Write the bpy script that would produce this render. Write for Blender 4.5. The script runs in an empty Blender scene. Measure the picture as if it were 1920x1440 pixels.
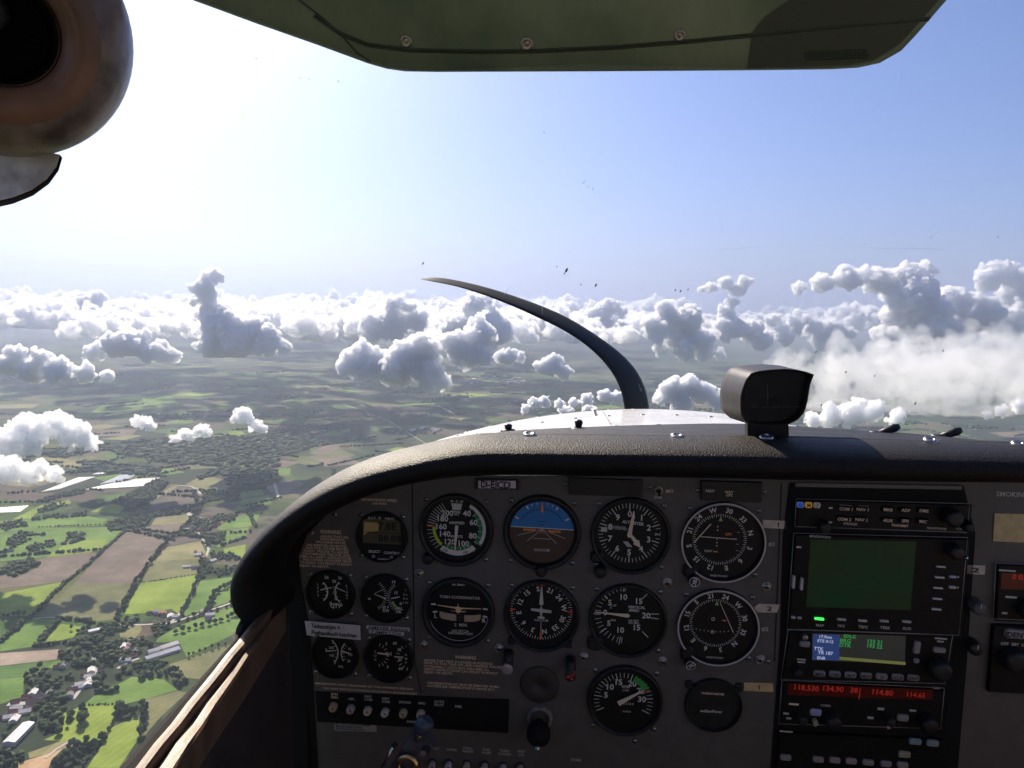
import bpy, bmesh, math, random
from mathutils import Vector, Matrix, noise

# ------------------------------------------------------------------ camera, world, sun, exposure
scene = bpy.context.scene
R = math.radians
F_PX = 1507.0                                   # focal length in pixels of the 1920 px wide photograph
YAW, PITCH, ROLL = R(5.0), R(5.5), R(1.0)       # left of the nose, below the horizon, clockwise picture

def camera_axes():
    rz = Matrix.Rotation(YAW, 3, 'Z'); rx = Matrix.Rotation(-PITCH, 3, 'X')
    base = rz @ rx
    right, fwd, up = base @ Vector((1, 0, 0)), base @ Vector((0, 1, 0)), base @ Vector((0, 0, 1))
    r2 = right * math.cos(ROLL) + up * math.sin(ROLL)
    u2 = up * math.cos(ROLL) - right * math.sin(ROLL)
    return r2, u2, fwd
CR, CU, CF = camera_axes()

cam_data = bpy.data.cameras.new('camera'); cam = bpy.data.objects.new('camera', cam_data)
scene.collection.objects.link(cam); scene.camera = cam
cam_data.sensor_width = 36.0; cam_data.lens = 36.0 * F_PX / 1920.0
cam_data.clip_start = 0.02; cam_data.clip_end = 600000.0
cam.matrix_world = Matrix((CR, CU, -CF)).transposed().to_4x4()

SUN_AZ, SUN_EL = R(-31.0), R(35.0)              # azimuth from the nose (+Y) towards +X
SUN_DIR = Vector((math.sin(SUN_AZ) * math.cos(SUN_EL), math.cos(SUN_AZ) * math.cos(SUN_EL), math.sin(SUN_EL)))
world = bpy.data.worlds.new('World'); scene.world = world; world.use_nodes = True
wn = world.node_tree.nodes; wl = world.node_tree.links
bg = wn.get('Background') or wn.new('ShaderNodeBackground')
sky = wn.new('ShaderNodeTexSky'); sky.sky_type = 'NISHITA'; sky.sun_disc = False
sky.sun_elevation = SUN_EL; sky.sun_rotation = SUN_AZ
sky.altitude = 1000.0; sky.air_density = 1.0; sky.dust_density = 2.2; sky.ozone_density = 10.0
wt = wn.new('ShaderNodeMixRGB'); wt.blend_type = 'MULTIPLY'; wt.inputs['Fac'].default_value = 1.0; wt.inputs['Color2'].default_value = (1.05, 0.925, 1.0, 1)
wl.new(sky.outputs['Color'], wt.inputs['Color1']); wl.new(wt.outputs['Color'], bg.inputs['Color']); bg.inputs['Strength'].default_value = 0.058
sun_data = bpy.data.lights.new('sun', 'SUN'); sun = bpy.data.objects.new('sun', sun_data)
scene.collection.objects.link(sun)
sun_data.energy = 4.6; sun_data.angle = R(0.5); sun_data.color = (1.0, 0.855, 0.68)
sun.rotation_euler = SUN_DIR.to_track_quat('Z', 'Y').to_euler()
scene.view_settings.view_transform = 'Standard'; scene.view_settings.look = 'None'
scene.view_settings.exposure = 1.25; scene.view_settings.gamma = 1.0
scene.cycles.max_bounces = 32; scene.cycles.volume_bounces = 28; scene.cycles.diffuse_bounces = 4
scene.cycles.glossy_bounces = 3; scene.cycles.transparent_max_bounces = 48
scene.cycles.sample_clamp_indirect = 12.0
scene.cycles.caustics_reflective = False; scene.cycles.caustics_refractive = False

# ------------------------------------------------------------------ helpers
C = scene.collection
def ray(px, py):
    return CR * ((px - 960) / F_PX) + CU * ((720 - py) / F_PX) + CF        # unit depth along the camera axis
def at_y(px, py, y):
    d = ray(px, py); return d * (y / d.y)
def at_z(px, py, z):
    d = ray(px, py); return d * (z / d.z)
def at_depth(px, py, t):
    return ray(px, py) * t

def tag(o, label, cat, group=None):
    o['label'] = label; o['category'] = cat
    if group: o['group'] = group
    return o
def struct(o, kind='structure'):
    o['kind'] = kind; return o
def empty(name, label, cat, mat=None, group=None):
    o = bpy.data.objects.new(name, None); C.objects.link(o); o.empty_display_size = 0.05
    if mat is not None: o.matrix_world = mat
    return tag(o, label, cat, group)

# ---- materials
def nmat(name):
    m = bpy.data.materials.new(name); m.use_nodes = True
    return m, m.node_tree.nodes, m.node_tree.links, m.node_tree.nodes['Principled BSDF']
def pmat(name, col, rough=0.6, metal=0.0, spec=0.5, noise_scale=None, noise_amt=0.25, bump=0.0, bump_scale=400.0, bump_dist=0.001, emit=None, strength=0.0, coat=0.0):
    m, n, l, p = nmat(name)
    p.inputs['Base Color'].default_value = (*col, 1); p.inputs['Roughness'].default_value = rough
    p.inputs['Metallic'].default_value = metal; p.inputs['Specular IOR Level'].default_value = spec
    p.inputs['Coat Weight'].default_value = coat
    tc = n.new('ShaderNodeTexCoord')
    if noise_scale:
        t = n.new('ShaderNodeTexNoise'); t.inputs['Scale'].default_value = noise_scale; t.inputs['Detail'].default_value = 6
        l.new(tc.outputs['Object'], t.inputs['Vector'])
        r = n.new('ShaderNodeValToRGB'); k = noise_amt
        r.color_ramp.elements[0].position = 0.3; r.color_ramp.elements[1].position = 0.7
        r.color_ramp.elements[0].color = (*[c * (1 - k) for c in col], 1)
        r.color_ramp.elements[1].color = (*[min(1, c * (1 + k)) for c in col], 1)
        l.new(t.outputs['Fac'], r.inputs['Fac']); l.new(r.outputs['Color'], p.inputs['Base Color'])
        mr = n.new('ShaderNodeMapRange'); mr.inputs['To Min'].default_value = max(0.05, rough - 0.12); mr.inputs['To Max'].default_value = min(1, rough + 0.12)
        l.new(t.outputs['Fac'], mr.inputs['Value']); l.new(mr.outputs['Result'], p.inputs['Roughness'])
    if bump:
        t = n.new('ShaderNodeTexNoise'); t.inputs['Scale'].default_value = bump_scale; t.inputs['Detail'].default_value = 3
        l.new(tc.outputs['Object'], t.inputs['Vector'])
        b = n.new('ShaderNodeBump'); b.inputs['Strength'].default_value = bump; b.inputs['Distance'].default_value = bump_dist
        l.new(t.outputs['Fac'], b.inputs['Height']); l.new(b.outputs['Normal'], p.inputs['Normal'])
    if emit:
        p.inputs['Emission Color'].default_value = (*emit, 1); p.inputs['Emission Strength'].default_value = strength
    return m

# ---- mesh builder: collects shapes and links them as ONE mesh object
_text_cache = {}
def text_geo(s):
    if s in _text_cache: return _text_cache[s]
    cu = bpy.data.curves.new('txt', 'FONT'); cu.body = s; cu.size = 1.0; cu.resolution_u = 2
    cu.align_x = 'CENTER'; cu.align_y = 'CENTER'; cu.offset = 0.022
    o = bpy.data.objects.new('txt', cu); C.objects.link(o)
    dg = bpy.context.evaluated_depsgraph_get(); me = bpy.data.meshes.new_from_object(o.evaluated_get(dg))
    vs = [v.co.copy() for v in me.vertices]; fs = [list(p.vertices) for p in me.polygons]
    bpy.data.objects.remove(o); bpy.data.curves.remove(cu); bpy.data.meshes.remove(me)
    xs = [v.x for v in vs] or [0]; ys = [v.y for v in vs] or [0]
    cy = (min(ys) + max(ys)) / 2; cx = (min(xs) + max(xs)) / 2
    for v in vs: v.x -= cx; v.y -= cy
    _text_cache[s] = (vs, fs, max(xs) - min(xs), max(ys) - min(ys))
    return _text_cache[s]

class MB:
    def __init__(s): s.v = []; s.f = []; s.m = []; s.sm = []; s.mats = []; s.z = 0.0
    def mi(s, mat):
        if mat not in s.mats: s.mats.append(mat)
        return s.mats.index(mat)
    def add(s, vs, fs, mat, smooth=False):
        b = len(s.v); s.v += [tuple(v) for v in vs]; k = s.mi(mat)
        for f in fs: s.f.append([b + i for i in f]); s.m.append(k); s.sm.append(smooth)
    def poly(s, pts, z, mat, thick=0.0):
        n = len(pts)
        if thick == 0: s.add([(p[0], p[1], z) for p in pts], [list(range(n))], mat)
        else:
            vs = [(p[0], p[1], z) for p in pts] + [(p[0], p[1], z - thick) for p in pts]
            fs = [list(range(n)), list(range(2 * n - 1, n - 1, -1))] + [[i, i + n, (i + 1) % n + n, (i + 1) % n] for i in range(n)]
            s.add(vs, fs, mat)
    def rect(s, x, y, w, h, z, mat, rot=0.0, thick=0.0):
        c, q = math.cos(rot), math.sin(rot)
        s.poly([(x + a * c - b * q, y + a * q + b * c) for a, b in ((-w/2, -h/2), (w/2, -h/2), (w/2, h/2), (-w/2, h/2))], z, mat, thick)
    def line(s, x0, y0, x1, y1, w, z, mat, w2=None):
        d = Vector((x1 - x0, y1 - y0)); L = d.length or 1e-9; nx, ny = -d.y / L, d.x / L; w2 = w if w2 is None else w2
        s.poly([(x0 - nx*w/2, y0 - ny*w/2), (x1 - nx*w2/2, y1 - ny*w2/2), (x1 + nx*w2/2, y1 + ny*w2/2), (x0 + nx*w/2, y0 + ny*w/2)], z, mat)
    def disc(s, x, y, r, z, mat, n=40):
        s.poly([(x + r*math.cos(a*2*math.pi/n), y + r*math.sin(a*2*math.pi/n)) for a in range(n)], z, mat)
    def arc(s, x, y, r0, r1, a0, a1, z, mat, n=None):
        # clock angles in degrees: 0 up, clockwise
        n = n or max(3, int(abs(a1 - a0) / 5)); vs = []; fs = []
        for i in range(n + 1):
            a = R(a0 + (a1 - a0) * i / n); sx, cy = math.sin(a), math.cos(a)
            vs += [(x + r0*sx, y + r0*cy, z), (x + r1*sx, y + r1*cy, z)]
        for i in range(n): fs.append([2*i, 2*i + 2, 2*i + 3, 2*i + 1])
        s.add(vs, fs, mat)
    def tick(s, x, y, a, r0, r1, w, z, mat, w2=None):
        sx, cy = math.sin(R(a)), math.cos(R(a)); s.line(x + r0*sx, y + r0*cy, x + r1*sx, y + r1*cy, w, z, mat, w2)
    def text(s, t, x, y, h, z, mat, rot=0.0, width=None):
        # h = cap height; width squeezes the line to a given length
        vs, fs, w, hh = text_geo(t)
        k = h * 1.14 / 0.70; kx = k if width is None else width / max(w, 1e-6)
        c, q = math.cos(rot), math.sin(rot)
        s.add([(x + v.x*kx*c - v.y*k*q, y + v.x*kx*q + v.y*k*c, z) for v in vs], fs, mat)
    def lathe(s, prof, mat, x=0.0, y=0.0, n=32, smooth=True, cap=False):
        # prof: (r, z) pairs about the local z axis
        vs = []; fs = []; m = len(prof)
        for i in range(n):
            a = 2*math.pi*i/n
            for r, z in prof: vs.append((x + r*math.cos(a), y + r*math.sin(a), z))
        for i in range(n):
            j = (i + 1) % n
            for k in range(m - 1): fs.append([i*m + k, j*m + k, j*m + k + 1, i*m + k + 1])
        if cap: fs.append([i*m + m - 1 for i in range(n)])
        s.add(vs, fs, mat, smooth)
    def box(s, x0, x1, y0, y1, z0, z1, mat):
        vs = [(x, y, z) for x in (x0, x1) for y in (y0, y1) for z in (z0, z1)]
        s.add(vs, [[0, 1, 3, 2], [4, 6, 7, 5], [0, 4, 5, 1], [2, 3, 7, 6], [0, 2, 6, 4], [1, 5, 7, 3]], mat)
    def bbox(s, cx, cy, w, h, z0, z1, mat, r=0.15, rot=0.0):
        # rounded, chamfered key or case standing on z0; r = corner radius as a share of the shorter side
        rr = r * min(w, h); ch = min(rr, abs(z1 - z0)) * 0.5; out = []
        for (sx, sy, a0) in ((1, 1, 0), (-1, 1, 90), (-1, -1, 180), (1, -1, 270)):
            for k in range(4):
                a = R(a0 + k * 30); out.append((sx*(w/2 - rr), sy*(h/2 - rr), math.cos(a), math.sin(a)))
        c, q = math.cos(rot), math.sin(rot); n = len(out); vs = []
        for rad, z in ((rr, z0), (rr, z1 - ch), (rr - ch, z1)):
            for ox, oy, ca, sa in out:
                px, py = ox + rad*ca, oy + rad*sa; vs.append((cx + px*c - py*q, cy + px*q + py*c, z))
        fs = [[k*n + i, k*n + (i + 1) % n, (k + 1)*n + (i + 1) % n, (k + 1)*n + i] for k in range(2) for i in range(n)]
        fs.append([2*n + i for i in range(n)]); s.add(vs, fs, mat)
    def grid(s, rows, mat, closed=False, smooth=True):
        # rows: list of equally long point lists
        m = len(rows[0]); vs = [p for r in rows for p in r]; fs = []
        for i in range(len(rows) - 1):
            for k in range(m if closed else m - 1):
                k2 = (k + 1) % m; fs.append([i*m + k, i*m + k2, (i + 1)*m + k2, (i + 1)*m + k])
        s.add(vs, fs, mat, smooth)
    def tube(s, pts, rad, mat, n=8, cap=True):
        pts = [Vector(p) for p in pts]; rads = rad if isinstance(rad, (list, tuple)) else [rad]*len(pts); rows = []
        for i, p in enumerate(pts):
            t = (pts[min(i + 1, len(pts) - 1)] - pts[max(i - 1, 0)]).normalized()
            a = t.cross(Vector((0, 0, 1)));  a = (a if a.length > 1e-4 else t.cross(Vector((1, 0, 0)))).normalized(); b = t.cross(a)
            rows.append([p + (a*math.cos(2*math.pi*k/n) + b*math.sin(2*math.pi*k/n))*rads[i] for k in range(n)])
        s.grid(rows, mat, closed=True)
        if cap:
            b = len(s.v); s.f.append([b - n + k for k in range(n)]); s.m.append(s.mi(mat)); s.sm.append(False)
            b -= n*len(pts); s.f.append([b + n - 1 - k for k in range(n)]); s.m.append(s.mi(mat)); s.sm.append(False)
    def build(s, name, parent=None, mat=None):
        me = bpy.data.meshes.new(name); me.from_pydata(s.v, [], s.f)
        for m in s.mats: me.materials.append(m)
        me.polygons.foreach_set('material_index', s.m); me.polygons.foreach_set('use_smooth', s.sm); me.update()
        o = bpy.data.objects.new(name, me); C.objects.link(o)
        if parent is not None: o.parent = parent
        if mat is not None: o.matrix_world = mat
        return o
# ------------------------------------------------------------------ haze
GROUND_Z = -900.0
def box_mesh(name, x, y, z0, z1):
    b = MB(); b.box(-x, x, -y, y, z0, z1, haze_mat); return b.build(name)
haze_mat, hn, hl, hp = nmat('thin_air_haze'); hn.remove(hp)
ha = hn.new('ShaderNodeAddShader'); hl.new(ha.outputs[0], hn['Material Output'].inputs['Volume'])
for k, (col, dens, g) in enumerate([((0.22, 0.46, 1.0, 1), 3.5e-5, 0.0), ((1.0, 0.85, 0.56, 1), 2.55e-5, 0.81)]):      # blue air and pale dust
    hv = hn.new('ShaderNodeVolumePrincipled'); hv.inputs['Color'].default_value = col; hv.inputs['Density'].default_value = dens
    hv.inputs['Anisotropy'].default_value = g; hl.new(hv.outputs['Volume'], ha.inputs[k])
struct(box_mesh('haze', 161000.0, 161000.0, GROUND_Z - 1.0, 1700.0), 'stuff')

# ------------------------------------------------------------------ clouds
def cloud_material(name, density, surf, aniso=0.68):
    m, n, l, p = nmat(name); n.remove(p); out = n['Material Output']
    d = n.new('ShaderNodeBsdfDiffuse'); d.inputs['Color'].default_value = (0.93, 0.94, 0.96, 1)
    tl = n.new('ShaderNodeBsdfTranslucent'); tl.inputs['Color'].default_value = (0.93, 0.94, 0.96, 1)
    md = n.new('ShaderNodeMixShader'); md.inputs['Fac'].default_value = 0.5
    l.new(d.outputs[0], md.inputs[1]); l.new(tl.outputs[0], md.inputs[2])
    tr = n.new('ShaderNodeBsdfTransparent'); mx = n.new('ShaderNodeMixShader'); mx.inputs['Fac'].default_value = surf
    l.new(tr.outputs[0], mx.inputs[1]); l.new(md.outputs[0], mx.inputs[2]); l.new(mx.outputs[0], out.inputs['Surface'])
    v = n.new('ShaderNodeVolumePrincipled'); v.inputs['Color'].default_value = (0.976, 0.981, 0.990, 1)
    v.inputs['Density'].default_value = density; v.inputs['Anisotropy'].default_value = aniso
    l.new(v.outputs['Volume'], out.inputs['Volume'])
    return m

def cloud_mesh(name, blobs, base_z, seed, voxel, amp=0.35, billows=(9, 6), soft=False, flat=0.35, zs=1.0):
    """blobs: (Vector centre, radius) in metres. Billows on billows, fused, roughened, with a flat ragged base."""
    rnd = random.Random(seed); sph = []
    for c, r in blobs:
        sph.append((c, r))
        for _ in range(billows[0]):
            d = Vector((rnd.gauss(0, 1), rnd.gauss(0, 1), rnd.gauss(0.25, 0.8))).normalized()
            r1 = r * rnd.uniform(0.28, 0.55); c1 = c + d * (r * rnd.uniform(0.75, 1.0)); sph.append((c1, r1))
            for _ in range(billows[1]):
                d2 = (d + Vector((rnd.gauss(0, 1), rnd.gauss(0, 1), rnd.gauss(0.2, 1)))).normalized()
                r2 = r1 * rnd.uniform(0.25, 0.55); sph.append((c1 + d2 * r1 * rnd.uniform(0.8, 1.0), r2))
        for _ in range(5 if billows[0] > 5 else 0):                      # torn scraps
            d = Vector((rnd.gauss(0, 1), rnd.gauss(0, 1), rnd.gauss(0, 0.6))).normalized()
            sph.append((c + d * r * rnd.uniform(1.15, 1.45), r * rnd.uniform(0.07, 0.17)))
    bm = bmesh.new()
    tmpl = bmesh.new(); bmesh.ops.create_icosphere(tmpl, subdivisions=2, radius=1.0)
    tv = [v.co.copy() for v in tmpl.verts]; tf = [[v.index for v in f.verts] for f in tmpl.faces]; tmpl.free()
    vs = []; fs = []
    for c, r in sph:
        if r < voxel * 0.9: continue
        b = len(vs); vs += [c + Vector((t.x * r, t.y * r, t.z * r * zs)) for t in tv]; fs += [[b + i for i in f] for f in tf]
    bm.free()
    me = bpy.data.meshes.new(name); me.from_pydata(vs, [], fs); me.update()
    o = bpy.data.objects.new(name, me); C.objects.link(o)
    def remesh(vx):
        md = o.modifiers.new('fuse', 'REMESH'); md.mode = 'VOXEL'; md.voxel_size = vx
        dg = bpy.context.evaluated_depsgraph_get(); new = bpy.data.meshes.new_from_object(o.evaluated_get(dg))
        o.modifiers.clear(); old = o.data; o.data = new; bpy.data.meshes.remove(old)
    remesh(voxel)
    me = o.data; me.name = name
    rad = sum(r for _, r in blobs) / len(blobs); s1, s2, s3, s4 = 1.0 / (rad * 0.8), 1.0 / (rad * 0.42), 1.0 / (rad * 0.2), 1.0 / (rad * 0.1)
    off = Vector((seed * 13.7, seed * 7.1, seed * 3.3)); n_v = len(me.vertices)
    co = [0.0] * (n_v * 3); nr = [0.0] * (n_v * 3); me.vertices.foreach_get('co', co)
    me.vertex_normals.foreach_get('vector', nr) if hasattr(me, 'vertex_normals') else None
    for i in range(n_v):
        p = Vector(co[3*i:3*i+3]); q = Vector(nr[3*i:3*i+3])
        a = noise.fractal(p * s1 + off, 1.0, 2.0, 4) * rad * amp
        c2 = (abs(noise.noise(p * s2 + off)) * 1.5 + abs(noise.noise(p * s3 + off)) * 0.8 + abs(noise.noise(p * s4 + off)) * 0.35 - 0.42) * rad * amp * 0.8
        p = p + q * (a + c2)
        if base_z is not None and p.z < base_z:
            p.z = base_z + (p.z - base_z) * flat + noise.noise(p * s1 + off) * rad * 0.10
        co[3*i:3*i+3] = p
    me.vertices.foreach_set('co', co); me.update()
    remesh(voxel * 0.9)
    o.data.name = name
    o.data.polygons.foreach_set('use_smooth', [True] * len(o.data.polygons))
    return o

CLOUD_N = [0]
def hero_cloud(label, blobs, base_py, dist=None, base_z=-330.0, detail=34, density=7.0, surf=0.32, group=None, amp=0.35, depth=1.0, flatten=1.0, billows=(15, 9), flat=0.16, zs=1.0):
    """blobs: (px, py, r_px) as seen; the cloud stands at its own distance with real depth"""
    CLOUD_N[0] += 1; seed = CLOUD_N[0]; rnd = random.Random(seed * 31)
    cx = sum(b[0] for b in blobs) / len(blobs)
    if dist is None: t = base_z / ray(cx, base_py).z
    else: t = dist
    base = (ray(cx, base_py) * t).z; k = t / F_PX; out = []
    for (px, py, r) in blobs:
        rm = r * k; p = ray(px, py) * t; p = p * (1 + rnd.uniform(-0.7, 0.9) * depth * rm / t)
        out.append((p, rm * 0.76))
    mid = sum((p for p, _ in out), Vector()) / len(out); mid.z = base
    rad = sum(r for _, r in out) / len(out); voxel = rad * 0.05
    o = cloud_mesh('cloud', [(p - mid, r) for p, r in out], 0.0, seed, voxel, amp=amp, billows=billows, flat=flat, zs=zs)
    o.location = mid; o.scale.z = 1.0
    o.data.materials.append(cloud_material('cloud_vapour', density * 1.35 / rad, min(0.26, surf * 0.8)))
    tag(o, label, 'cloud', group)
    return o
H = hero_cloud
H('tall dark grey cloud tower with a leaning knob on top', [(398,520,18),(386,545,24),(368,562,13),(394,582,26),(412,610,34),(442,632,38),(402,642,34),(452,645,32),(500,640,28),(532,655,18),(482,615,24)], 670, density=9)
H('lone dark blue-grey puff standing above the hazy cloud bank', [(172,572,24),(166,588,22),(186,556,12),(160,565,12)], 600, dist=9000, density=9)
H('low lens of cloud with a grey belly between the tower and the lone dark puff', [(180,660,18),(215,650,26),(250,645,30),(290,660,24),(325,668,15)], 680)
H('long flat white cloud drifting over the forest at the picture edge', [(18,682,28),(60,690,26),(110,695,26),(160,700,20),(200,705,12),(30,665,17),(75,670,17)], 722, surf=0.25)
H('bright fluffy cloud just above the greenhouse fields', [(15,832,38),(62,812,38),(105,800,26),(140,815,28),(172,832,14)], 858, density=3, surf=0.2, depth=0.7, amp=0.5, zs=.85)
H('thin frayed scrap of cloud under the bright fluffy cloud', [(10,884,28),(55,888,24),(100,892,13)], 905, density=2.2, surf=0.1, depth=0.6, amp=0.6)
H('tiny round cloud puff beside the bright fluffy cloud', [(270,795,13),(257,789,9),(282,799,8)], 812, density=2.6, surf=0.2, amp=0.8, zs=0.75)
H('tiny flat cloud puff drifting above a village', [(352,815,11),(328,824,8),(380,808,12)], 830, density=2.6, surf=0.2, amp=0.8, zs=0.75)
H('small torn cloud leaning over a brown field', [(455,780,14),(480,799,12),(440,786,7),(492,806,6)], 812, density=2.6, surf=0.2, amp=0.8, zs=0.75)
H('wide white cloud heap nearest of the central cumulus', [(680,668,32),(650,690,20),(700,690,26),(740,690,36),(785,660,40),(760,702,26),(800,700,32),(832,716,15),(802,726,11),(860,650,32),(886,662,32),(902,632,32)], 737)
H('twin-headed cloud rising behind the central white heap', [(735,612,32),(700,622,23),(735,572,20),(765,576,14),(780,602,24),(690,600,16)], 655, dist=5600)
H('shaded cloud hump under the propeller tip', [(885,570,20),(910,562,15),(880,605,27),(925,625,32),(850,612,22),(930,600,20)], 660, dist=5900)
H('small white puff below the propeller blade', [(955,670,17),(940,669,12),(974,669,10)], 690, dist=4600, amp=0.45)
H('round compact cloud alone left of the blade root', [(1030,690,20),(1056,698,15),(1040,678,14),(1013,686,11)], 715, dist=4200, amp=0.4)
H('cloud cluster right under the curve of the propeller blade', [(1135,580,19),(1115,592,17),(1150,575,14),(1166,585,10),(1130,606,21),(1100,602,14)], 642, dist=9000)
H('dense rounded cumulus between the blade and the compass', [(1250,590,26),(1290,602,26),(1230,620,26),(1275,627,32),(1240,602,17),(1312,640,24),(1322,660,18),(1282,660,20),(1350,666,11),(1240,656,13)], 688, dist=5500)
H('anvil-topped cloud column above the compass', [(1360,532,13),(1335,540,11),(1318,543,7),(1396,531,13),(1380,545,15),(1370,568,12),(1360,590,18),(1380,615,24),(1410,620,24),(1360,622,22),(1430,640,18)], 658, dist=7600)
H('ragged row of cloud turrets between the column and the big cumulus', [(1450,600,14),(1490,610,18),(1530,616,17),(1560,620,20),(1590,626,15),(1510,600,10),(1495,590,8),(1470,630,18),(1540,640,22)], 664, dist=9500)
H('biggest cauliflower cumulus with a grey shaded flank', [(1500,540,14),(1540,531,20),(1590,522,25),(1640,526,30),(1680,542,36),(1700,514,22),(1732,508,18),(1722,552,44),(1682,592,36),(1742,602,42),(1792,562,30),(1832,592,40),(1782,622,36),(1880,612,36),(1662,632,22),(1722,642,26)], 668, dist=6500)
H('tall white cloud shoulder cut off by the picture edge', [(1850,520,24),(1885,516,26),(1912,532,26),(1900,560,30),(1925,590,36),(1960,560,50)], 650, dist=9000)
H('smooth grey veil of stratus spread behind the compass', [(1545,705,58),(1600,688,72),(1650,712,75),(1690,680,72),(1720,730,72),(1760,690,87),(1800,735,63),(1830,680,81),(1880,710,78),(1900,668,72),(1940,740,87),(1960,690,87),(1640,740,43),(1600,735,37),(1700,762,37),(1760,765,34),(1480,695,37),(1430,700,20),(1560,745,46),(1620,772,50),(1705,782,46),(1525,768,34),(1790,775,40),(1870,790,30)], 770, dist=3100, density=0.55, surf=0.015, amp=0.4, billows=(6, 4), zs=0.36)
H('low round cloud beside the compass under the stratus veil', [(1560,782,24),(1602,774,26),(1640,770,20),(1524,790,17),(1680,782,16)], 806, dist=2500, density=4, surf=0.15)
H('cloud head peeping over the white cowling ahead of the blade', [(1000,757,11),(985,767,9),(1022,753,11),(1050,758,9),(1100,750,11),(1132,742,13),(1156,746,13),(1076,756,9),(1060,775,14),(1110,775,18)], 795, dist=2600, surf=0.2)
H('white cloud mound between the blade root and the compass', [(1258,732,24),(1290,727,23),(1320,737,21),(1350,752,20),(1240,747,14),(1280,757,20)], 790, dist=2700, surf=0.2)
H('thin veil scrap low over the fields at the picture edge beside the stratus', [(1880,770,12),(1915,764,16),(1850,778,9)], 790, dist=3000, density=3, surf=0.1)

# the bank along the horizon: small far puffs, too alike to tell apart
rnd = random.Random(5); bank = []
for k in range(10):
    n = rnd.randint(9, 14)
    bl = [(Vector((rnd.uniform(-2.3, 2.3), rnd.uniform(-1.6, 1.6), rnd.uniform(0.0, 0.5) * (1.0 if k < 7 else 1.8))) * 300, 300 * rnd.uniform(0.22, 0.46)) for _ in range(n)]
    o = cloud_mesh('cloud', bl, -50.0, 70 + k, 11.0, amp=0.5, billows=(12, 6))
    o.data.materials.append(cloud_material('far_cloud_vapour', 0.045, 0.2)); bank.append(o)
i = 0
def far_puff(px, t, sc, z=-330.0):
    global i
    src = bank[i % 10]; o = src if i < 10 else src.copy()
    if i >= 10: C.objects.link(o)
    d = ray(px, 575); d.z = 0; o.location = d * t + Vector((0, 0, z + 50 * sc + rnd.uniform(-20, 60))); o.rotation_euler.z = rnd.uniform(0, 6.28)
    o.scale = (sc, sc, sc * rnd.uniform(0.75, 1.25))
    tag(o, 'small far cumulus puff in the white bank along the horizon', 'cloud', 'far cloud puffs along the horizon'); i += 1
for _ in range(150):
    t = 8500 * (3.6 ** rnd.random()); px = rnd.uniform(-60, 1330) if rnd.random() < 0.8 else rnd.uniform(1330, 1980)
    far_puff(px, t, rnd.uniform(0.5, 1.05) * (t / 12000) ** 0.6)
for _ in range(60):
    far_puff(rnd.uniform(-80, 720), rnd.uniform(6800, 11000), rnd.uniform(0.28, 0.7))
for _ in range(60):
    far_puff(rnd.uniform(520, 1340), rnd.uniform(6300, 10500), rnd.uniform(0.3, 0.75))
# ------------------------------------------------------------------ ground, fields, roads
import numpy as np
GZ = GROUND_Z
def g1(x, y, z=GZ): return at_z(x / 3.0, 480 + y / 3.0, z)
def g2(x, y, z=GZ): return at_z(x / 3.4286, 860 + y / 3.4286, z)
def g3(x, y, z=GZ): return at_z(x / 4.174, 1100 + y / 4.174, z)

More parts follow.
